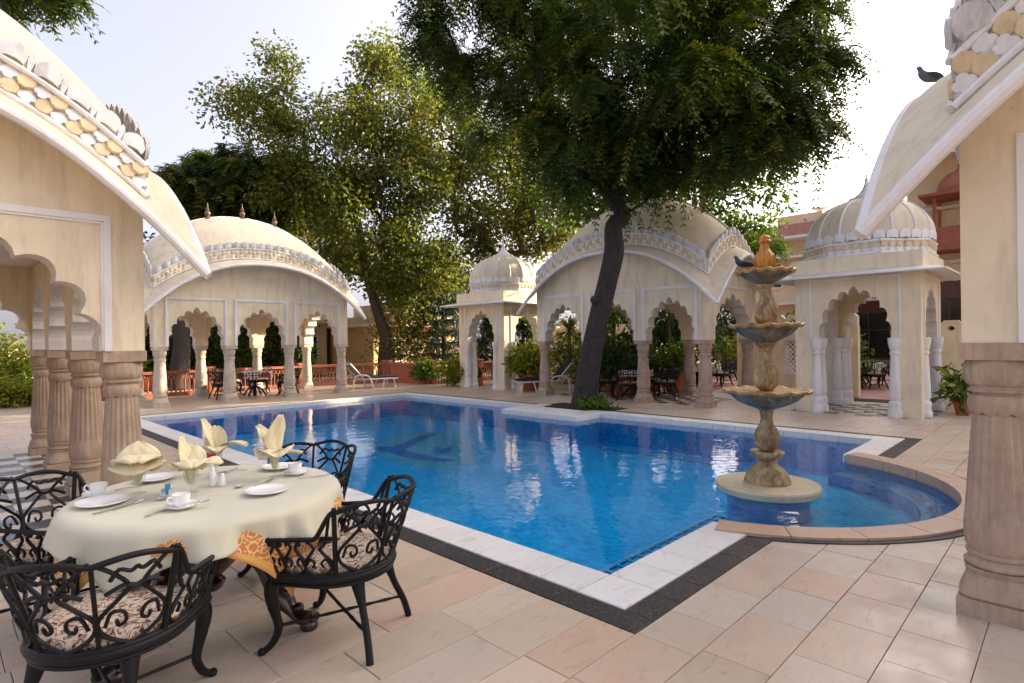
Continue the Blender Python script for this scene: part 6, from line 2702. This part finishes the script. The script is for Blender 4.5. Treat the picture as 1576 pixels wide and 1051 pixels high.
def knife(label, x, y, rz, z=TZ):
    r = thing('table_knife', label, 'knife', (x, y, z), rz, 'knives on the table')
    mb = MB()
    mb.tube([(0, 0, 0.005), (0.05, 0, 0.0055), (0.09, 0, 0.005)], lambda s_: 0.006 - 0.0015 * s_, 7, flat=0.6)
    mb.build('handle', 'steel', r)
    mb = MB()
    mb.prism([(0.09, -0.006), (0.17, -0.009), (0.192, -0.004), (0.196, 0.004), (0.09, 0.005)], 0.002, 0.004)
    mb.build('blade', 'steel', r, False)
    return r


def fork_(label, x, y, rz, z=TZ):
    r = thing('table_fork', label, 'fork', (x, y, z), rz, 'forks on the table')
    mb = MB()
    mb.tube([(0, 0, 0.004), (0.06, 0, 0.008), (0.115, 0, 0.006)], lambda s_: 0.005 - 0.002 * s_, 6, flat=0.5)
    mb.build('handle', 'steel', r)
    for k in range(4):
        mb = MB()
        yy = (k - 1.5) * 0.0065
        mb.tube([(0.112, yy * 0.4, 0.006), (0.13, yy, 0.005), (0.175, yy, 0.010)], 0.0018, 5)
        mb.build('tine', 'steel', r)
    return r


def goblet(label, x, y):
    mb = MB()
    out = [(0.036, 0.0), (0.036, 0.003), (0.012, 0.008), (0.007, 0.014), (0.007, 0.030), (0.011, 0.037), (0.026, 0.055), (0.036, 0.085), (0.040, 0.115), (0.038, 0.145), (0.0375, 0.152)]
    inn = [(0.0360, 0.152), (0.0385, 0.115), (0.0345, 0.086), (0.0245, 0.057), (0.009, 0.042), (0.0005, 0.041)]
    mb.lathe(out + inn, 36, capt=False)
    o_ = mb.build('water_goblet', 'glass', None, True, 60, (x, y, TZ))
    return tag(o_, label, 'goblet', 'glass goblets with folded napkins')


def napkin(label, x, y, petals, seed, rz=0.0, cupk=1.0):
    """cloth folded into a glass: a crumpled core and leaf-like flaps (azimuth, length, width, lift, curl)"""
    rg = random.Random(seed)
    r = thing('napkin', label, 'napkin', (x, y, TZ + 0.045), rz, 'cream napkins folded into the goblets')
    mb = MB()

    def core(u, v):
        th = 2 * PI * u
        rad = (0.010 + 0.026 * v ** 0.8) * (1 + 0.16 * math.sin(5 * th + 2 * v) + 0.08 * math.sin(9 * th))
        rad = min(rad, 0.0335)
        return (rad * math.cos(th), rad * math.sin(th), 0.005 + 0.115 * v)
    mb.grid(core, 40, 8)
    mb.build('stem_fold', 'napkin_cream', r, True, 80)
    for (az, L, W, lift, curl) in petals:
        mb = MB()
        az = math.radians(az)
        d = Vector((math.cos(az), math.sin(az), 0))
        sd = Vector((-d.y, d.x, 0))
        ph_ = rg.uniform(0, 6)

        def fl(u, v, d=d, sd=sd, L=L, W=W, lift=lift, curl=curl, ph_=ph_):
            s = v
            w = W * (math.sin(PI * (0.16 + 0.80 * s)) ** 0.8) * (u - 0.5)
            a0 = lift
            a1 = lift - curl
            # arc of the flap
            if abs(curl) > 1e-3:
                hx = L * (math.sin(a0) - math.sin(a0 - curl * s)) / curl
                hz = L * (math.cos(a0 - curl * s) - math.cos(a0)) / curl
            else:
                hx, hz = L * s * math.cos(a0), L * s * math.sin(a0)
            cup_ = cupk * 0.030 * W / 0.12 * (4 * (u - 0.5) ** 2) * (1 - 0.3 * s)
            rip = 0.005 * math.sin(11 * u + 6 * s + ph_) + 0.003 * math.sin(23 * u - 9 * s)
            nrm = Vector((0, 0, 1)) * math.cos(a0 - curl * s) - d * math.sin(a0 - curl * s)
            return d * (0.012 + hx) + sd * w + Vector((0, 0, 0.085 + hz)) + nrm * (cup_ + rip)
        mb.grid(fl, 12, 14)
        o_ = mb.build('flap', 'napkin_cream', r, True, 80)
        md = o_.modifiers.new('thickness', 'SOLIDIFY')
        md.thickness = 0.0012
    return r


plate('white dinner plate at the left table edge', -2.205, 1.80, 0.125)
plate('white dinner plate at the front right of the table', -1.51, 1.37, 0.115)
plate('white plate at the back left behind the first napkin', -1.86, 2.21, 0.115)
plate('white plate behind the tall napkin on the right', -1.20, 1.94, 0.105)
saucer('saucer under the left cup', -2.185, 2.02)
cup('white cup at the left table edge', -2.185, 2.02, math.radians(150), TZ + 0.010)
saucer('saucer under the middle front cup', -1.935, 1.40)
cup('white cup in the middle front of the table', -1.935, 1.41, math.radians(190), TZ + 0.010)
saucer('saucer under the right cup', -1.19, 1.69)
cup('white cup at the right table edge by the pool', -1.19, 1.70, math.radians(100), TZ + 0.010)
goblet('goblet with the layered napkin on the left', -2.01, 1.93)
napkin('layered fan napkin in the leftmost goblet', -2.01, 1.93, [(-105, 0.25, 0.25, 1.55, 2.3), (-115, 0.18, 0.27, 1.35, 2.7), (-45, 0.16, 0.15, 1.0, 1.4), (75, 0.17, 0.22, 1.5, 0.6), (150, 0.15, 0.16, 1.2, 1.5)], 1, cupk=-0.35)
goblet('goblet with the wide napkin in the table centre', -1.80, 1.71)
napkin('wide rolled napkin in the central goblet', -1.80, 1.71, [(135, 0.20, 0.13, 1.5, 0.3), (-105, 0.20, 0.20, 1.4, 2.3), (-45, 0.20, 0.17, 1.15, 1.9), (70, 0.16, 0.16, 1.4, 0.7), (-150, 0.14, 0.16, 1.3, 2.2)], 2, cupk=-0.2)
goblet('goblet at the back with the pointed napkin', -1.53, 2.13)
napkin('pointed upright napkin in the back goblet', -1.53, 2.13, [(135, 0.24, 0.13, 1.45, 0.45), (-45, 0.22, 0.13, 1.05, 1.7), (-105, 0.15, 0.16, 1.3, 2.2), (60, 0.18, 0.14, 1.5, 0.5)], 3, cupk=0.5)
goblet('goblet on the right with the tallest napkin', -1.31, 1.73)
napkin('tall two-lobed napkin in the right goblet', -1.31, 1.73, [(135, 0.22, 0.20, 1.35, 0.55), (-60, 0.27, 0.20, 1.55, 0.35), (-45, 0.17, 0.09, 0.5, 0.8), (-105, 0.16, 0.22, 1.35, 2.5), (-150, 0.14, 0.18, 1.3, 2.6)], 4, cupk=0.45)
spoon('spoon lying left of the middle cup', -2.08, 1.73, math.radians(-35))
spoon('spoon on the saucer of the middle front cup', -1.955, 1.345, math.radians(-10), TZ + 0.024, 0.12)
spoon('spoon behind the front right plate', -1.44, 1.66, math.radians(200))
spoon('spoon behind the leftmost napkin', -1.80, 2.08, math.radians(150))
spoon('spoon near the table edge in front of the pointed napkin', -1.36, 2.06, math.radians(170))
knife('knife beside the left dinner plate', -2.28, 1.60, math.radians(25))
knife('knife pointing to the middle cup saucer', -2.11, 1.35, math.radians(35))
knife('knife in front of the right cup', -1.24, 1.56, math.radians(-18))
knife('knife behind the left dinner plate', -2.10, 2.08, math.radians(15))
knife('knife at the back of the table near the pointed napkin', -1.52, 2.05, math.radians(40))
fork_('fork beside the left dinner plate, nearer the cup', -2.19, 1.62, math.radians(30))
fork_('fork behind the front right plate', -1.52, 1.55, math.radians(28))
# salt and pepper with sugar sachet holder, rose vase
for k, (x, y) in enumerate(((-1.665, 1.775), (-1.625, 1.735))):
    r = thing('condiment_shaker', ('white porcelain shaker nearest the central napkin', 'white porcelain shaker right of its twin in the table centre')[k], 'shaker', (x, y, TZ))
    mb = MB()
    mb.lathe([(0.018, 0), (0.02, 0.005), (0.017, 0.05), (0.013, 0.062)], 20)
    mb.build('body', 'porcelain', r)
    mb = MB()
    mb.lathe([(0.014, 0.061), (0.0145, 0.066), (0.010, 0.074), (0.001, 0.077)], 20)
    mb.build('cap', 'porcelain', r)
r = thing('sachet_holder', 'small white holder with a blue sachet beside the central goblet', 'holder', (-1.90, 1.76, TZ), math.radians(40))
mb = MB()
mb.box((0, -0.025, 0.018), (0.07, 0.004, 0.036))
mb.box((0, 0.025, 0.018), (0.07, 0.004, 0.036))
mb.box((0, 0, 0.002), (0.07, 0.046, 0.004))
mb.build('body', 'porcelain', r, False)
mb = MB()
mb.box((-0.01, 0.0, 0.034), (0.045, 0.003, 0.058))
mb.build('sachet', 'card_blue', r, False)
r = thing('bud_vase', 'small vase holding one red rose behind the central napkin', 'vase', (-1.60, 1.98, TZ))
mb = MB()
mb.lathe([(0.02, 0), (0.024, 0.01), (0.022, 0.03), (0.010, 0.06), (0.009, 0.085), (0.013, 0.092)], 20)
mb.build('vase', 'porcelain', r)
mb = MB()
mb.tube([(0, 0, 0.05), (0.002, 0.0, 0.12)], 0.003, 6)
mb.build('stem', 'leaf_green_plain', r)
mb = MB()
rg_ = random.Random(9)
for k in range(16):
    th = k * 2.4
    rad = 0.006 + 0.0013 * k
    d = Vector((math.cos(th), math.sin(th), 0))
    sd = Vector((-d.y, d.x, 0))

    def pt(u, v, d=d, sd=sd, rad=rad):
        return Vector((0, 0, 0.118 + 0.034 * v)) + d * (rad * (0.5 + 0.7 * v)) + sd * ((u - 0.5) * 0.034 * (0.6 + 0.5 * v)) - d * (4 * (u - 0.5) ** 2 * 0.008)
    mb.grid(pt, 4, 4)
mb.build('rose', 'rose_red', r, True, 80)

# ------------------------------------------------------------------ other tables and chairs
def small_table(label, x, y, mat, r=0.55, square=True, group='tables in the shade beyond the pool', rz=0.3):
    t_ = thing('dining_table', label, 'table', (x, y, 0), rz, group)
    mb = MB()
    mb.lathe([(0.05, 0.0), (0.05, 0.72)], 10)
    for k in range(4):
        th = k * PI / 2 + 0.4
        d = Vector((math.cos(th), math.sin(th), 0))
        mb.tube(catmull([d * 0.03 + Vector((0, 0, 0.30)), d * 0.2 + Vector((0, 0, 0.22)), d * 0.36 + Vector((0, 0, 0.02))], 4), 0.025, 6)
    mb.build('pedestal', 'cast_iron', t_)
    mb = MB()
    mb.lathe([(r * 0.9, 0.70), (r * 0.92, 0.73)], 24)
    mb.build('table_top', 'dark_wood', t_)
    mb = MB()
    n_ = 48
    rows = []
    for hh in (0.0, 0.6, 0.97, 1.0, 1.15, 1.45):
        row = []
        for i in range(n_):
            th = 2 * PI * i / n_
            sq = 1.0 / max(abs(math.cos(th)), abs(math.sin(th)))
            if hh <= 1:
                q = r * hh
                row.append(mb.vert((q * math.cos(th), q * math.sin(th), 0.745)))
            else:
                q = r * (1.02 + 0.05 * (hh - 1) * math.sin(9 * th))
                row.append(mb.vert((q * math.cos(th), q * math.sin(th), 0.745 - (hh - 1) * r * sq * 0.75)))
        rows.append(row)
    for a_, b_ in zip(rows[:-1], rows[1:]):
        for i in range(n_):
            j = (i + 1) % n_
            mb.face((a_[i], b_[i], b_[j], a_[j]))
    mb.build('cloth', mat, t_, True, 60)
    return t_


def seat_round(cx, cy, angs, dist, texts, group):
    for a_, tx in zip(angs, texts):
        th = math.radians(a_)
        p = (cx + dist * math.cos(th), cy + dist * math.sin(th))
        copy_tree(c0, tx, (p[0], p[1], 0), face_to(p, (cx, cy)), group)


small_table('small table with a pale patterned cloth under the tree-side pavilion', 10.75, 6.75, 'cloth_pattern', 0.46)
seat_round(10.75, 6.75, (200, 110, -25, 285), 0.82, ('black armchair facing away under the tree-side pavilion, left of its table', 'black armchair on the far left side of the patterned table by the trunk', 'black armchair on the far side of the patterned table', 'black armchair right of the patterned table with a pale cushion'), 'armchairs under the tree-side pavilion')
small_table('table with a cream cloth on the red court behind the pink columns', 15.4, 7.3, 'cloth_cream', 0.75)
seat_round(15.4, 7.3, (250, 180, 320), 1.05, ('black armchair at the cream table on the red court, its right side', 'black armchair left of the cream table on the red court', 'black armchair beyond the cream table on the red court'), 'armchairs on the red court')
small_table('table with a patterned red and white cloth in the far left pavilion', 4.15, 16.05, 'cloth_pattern', 0.5)
seat_round(4.15, 16.05, (185, -30, 60, 120), 0.95, ('black armchair left of the red and white table', 'black armchair right of the red and white table', 'black armchair behind the red and white table, right', 'black armchair behind the red and white table, left'), 'armchairs in the far left pavilion')
small_table('round cream table nearest the right kiosk arch', 17.9, 3.05, 'cloth_cream', 0.72)
seat_round(17.9, 3.05, (215, 140, -20), 1.0, ('black armchair in front of the cream table through the kiosk arch', 'black armchair left of the cream table through the kiosk arch', 'black armchair beyond the cream table through the kiosk arch'), 'armchairs beyond the right kiosk')
small_table('second cream table further back through the kiosk arch', 20.0, 4.25, 'cloth_cream', 0.6)
mb = MB()
mb.box((13.35, 1.75, 0.004), (0.7, 1.3, 0.02))
tag(mb.build('door_mat', 'mat_dark', None, False), 'dark door mat at the back of the right kiosk', 'mat')


# ------------------------------------------------------------------ loungers
def lounger(label, loc, rz, pad, back=1.0):
    """head towards -x, foot towards +x"""
    r = thing('sun_lounger', label, 'sun lounger', loc, rz, 'sun loungers on the terrace')
    mb = MB()
    for sg in (-1, 1):
        mb.tube(catmull([(0.95, sg * 0.30, 0.30), (0.3, sg * 0.30, 0.31), (-0.35, sg * 0.30, 0.31)], 4), 0.025, 8)
        mb.tube(catmull([(-0.28, sg * 0.30, 0.31), (-0.50, sg * 0.30, 0.55), (-0.78, sg * 0.30, 0.86)], 4), 0.022, 8)
    for x_, z_ in ((0.95, 0.30), (-0.35, 0.31), (-0.78, 0.86)):
        mb.tube([(x_, -0.30, z_), (x_, 0.30, z_)], 0.022, 8)
    mb.build('frame', 'lounger_white', r)
    for sg in (-1, 1):
        for x_, dx in ((0.80, 0.05), (0.45, -0.08)):
            mb = MB()
            mb.tube([(x_, sg * 0.30, 0.30), (x_ + dx, sg * 0.31, 0.0)], 0.024, 8)
            mb.build('leg', 'lounger_white', r)
        mb = MB()   # armrest hoop
        mb.tube(catmull([(0.02, sg * 0.33, 0.0), (-0.06, sg * 0.33, 0.26), (-0.20, sg * 0.33, 0.44), (-0.50, sg * 0.33, 0.46), (-0.66, sg * 0.33, 0.36), (-0.70, sg * 0.33, 0.0)], 5), 0.026, 8)
        mb.build('armrest', 'lounger_white', r)
    mb = MB()

    def seat(u, v):
        x = 0.95 - 1.25 * u
        return (x, -0.28 + 0.56 * v, 0.368 + 0.012 * math.sin(PI * v) + 0.004 * math.sin(u * 30))

    def bk(u, v):
        return (-0.30 - 0.50 * u, -0.28 + 0.56 * v, 0.36 + 0.54 * u + 0.03 * math.sin(PI * v))
    for fn in (seat, bk):
        m2 = MB()
        m2.grid(fn, 18, 6)
        o_ = m2.build('seat_pad' if fn is seat else 'back_pad', 'lounger_pad' if fn is seat else pad, r, True, 80)
        md = o_.modifiers.new('thickness', 'SOLIDIFY')
        md.thickness = 0.045
        md.offset = 0
    return r


lounger('white lounger with raised grey back by the far left pavilion', (8.0, 15.85, 0), math.radians(-8), 'lounger_pad_grey')
lounger('white lounger with raised black back left of the leaning tree', (10.75, 10.05, 0), math.radians(149), 'lounger_pad')

# birds
pigeon('grey pigeon perched on the right pavilion eave', (2.92, -1.06, 3.63), math.radians(140), 'pigeon_grey', 0.68)
pigeon('dark blue-grey bird drinking at the top basin of the fountain', (3.6 - 0.16, 0.53 + 0.18, 2.335), math.radians(150), 'pigeon_dark', 0.66)
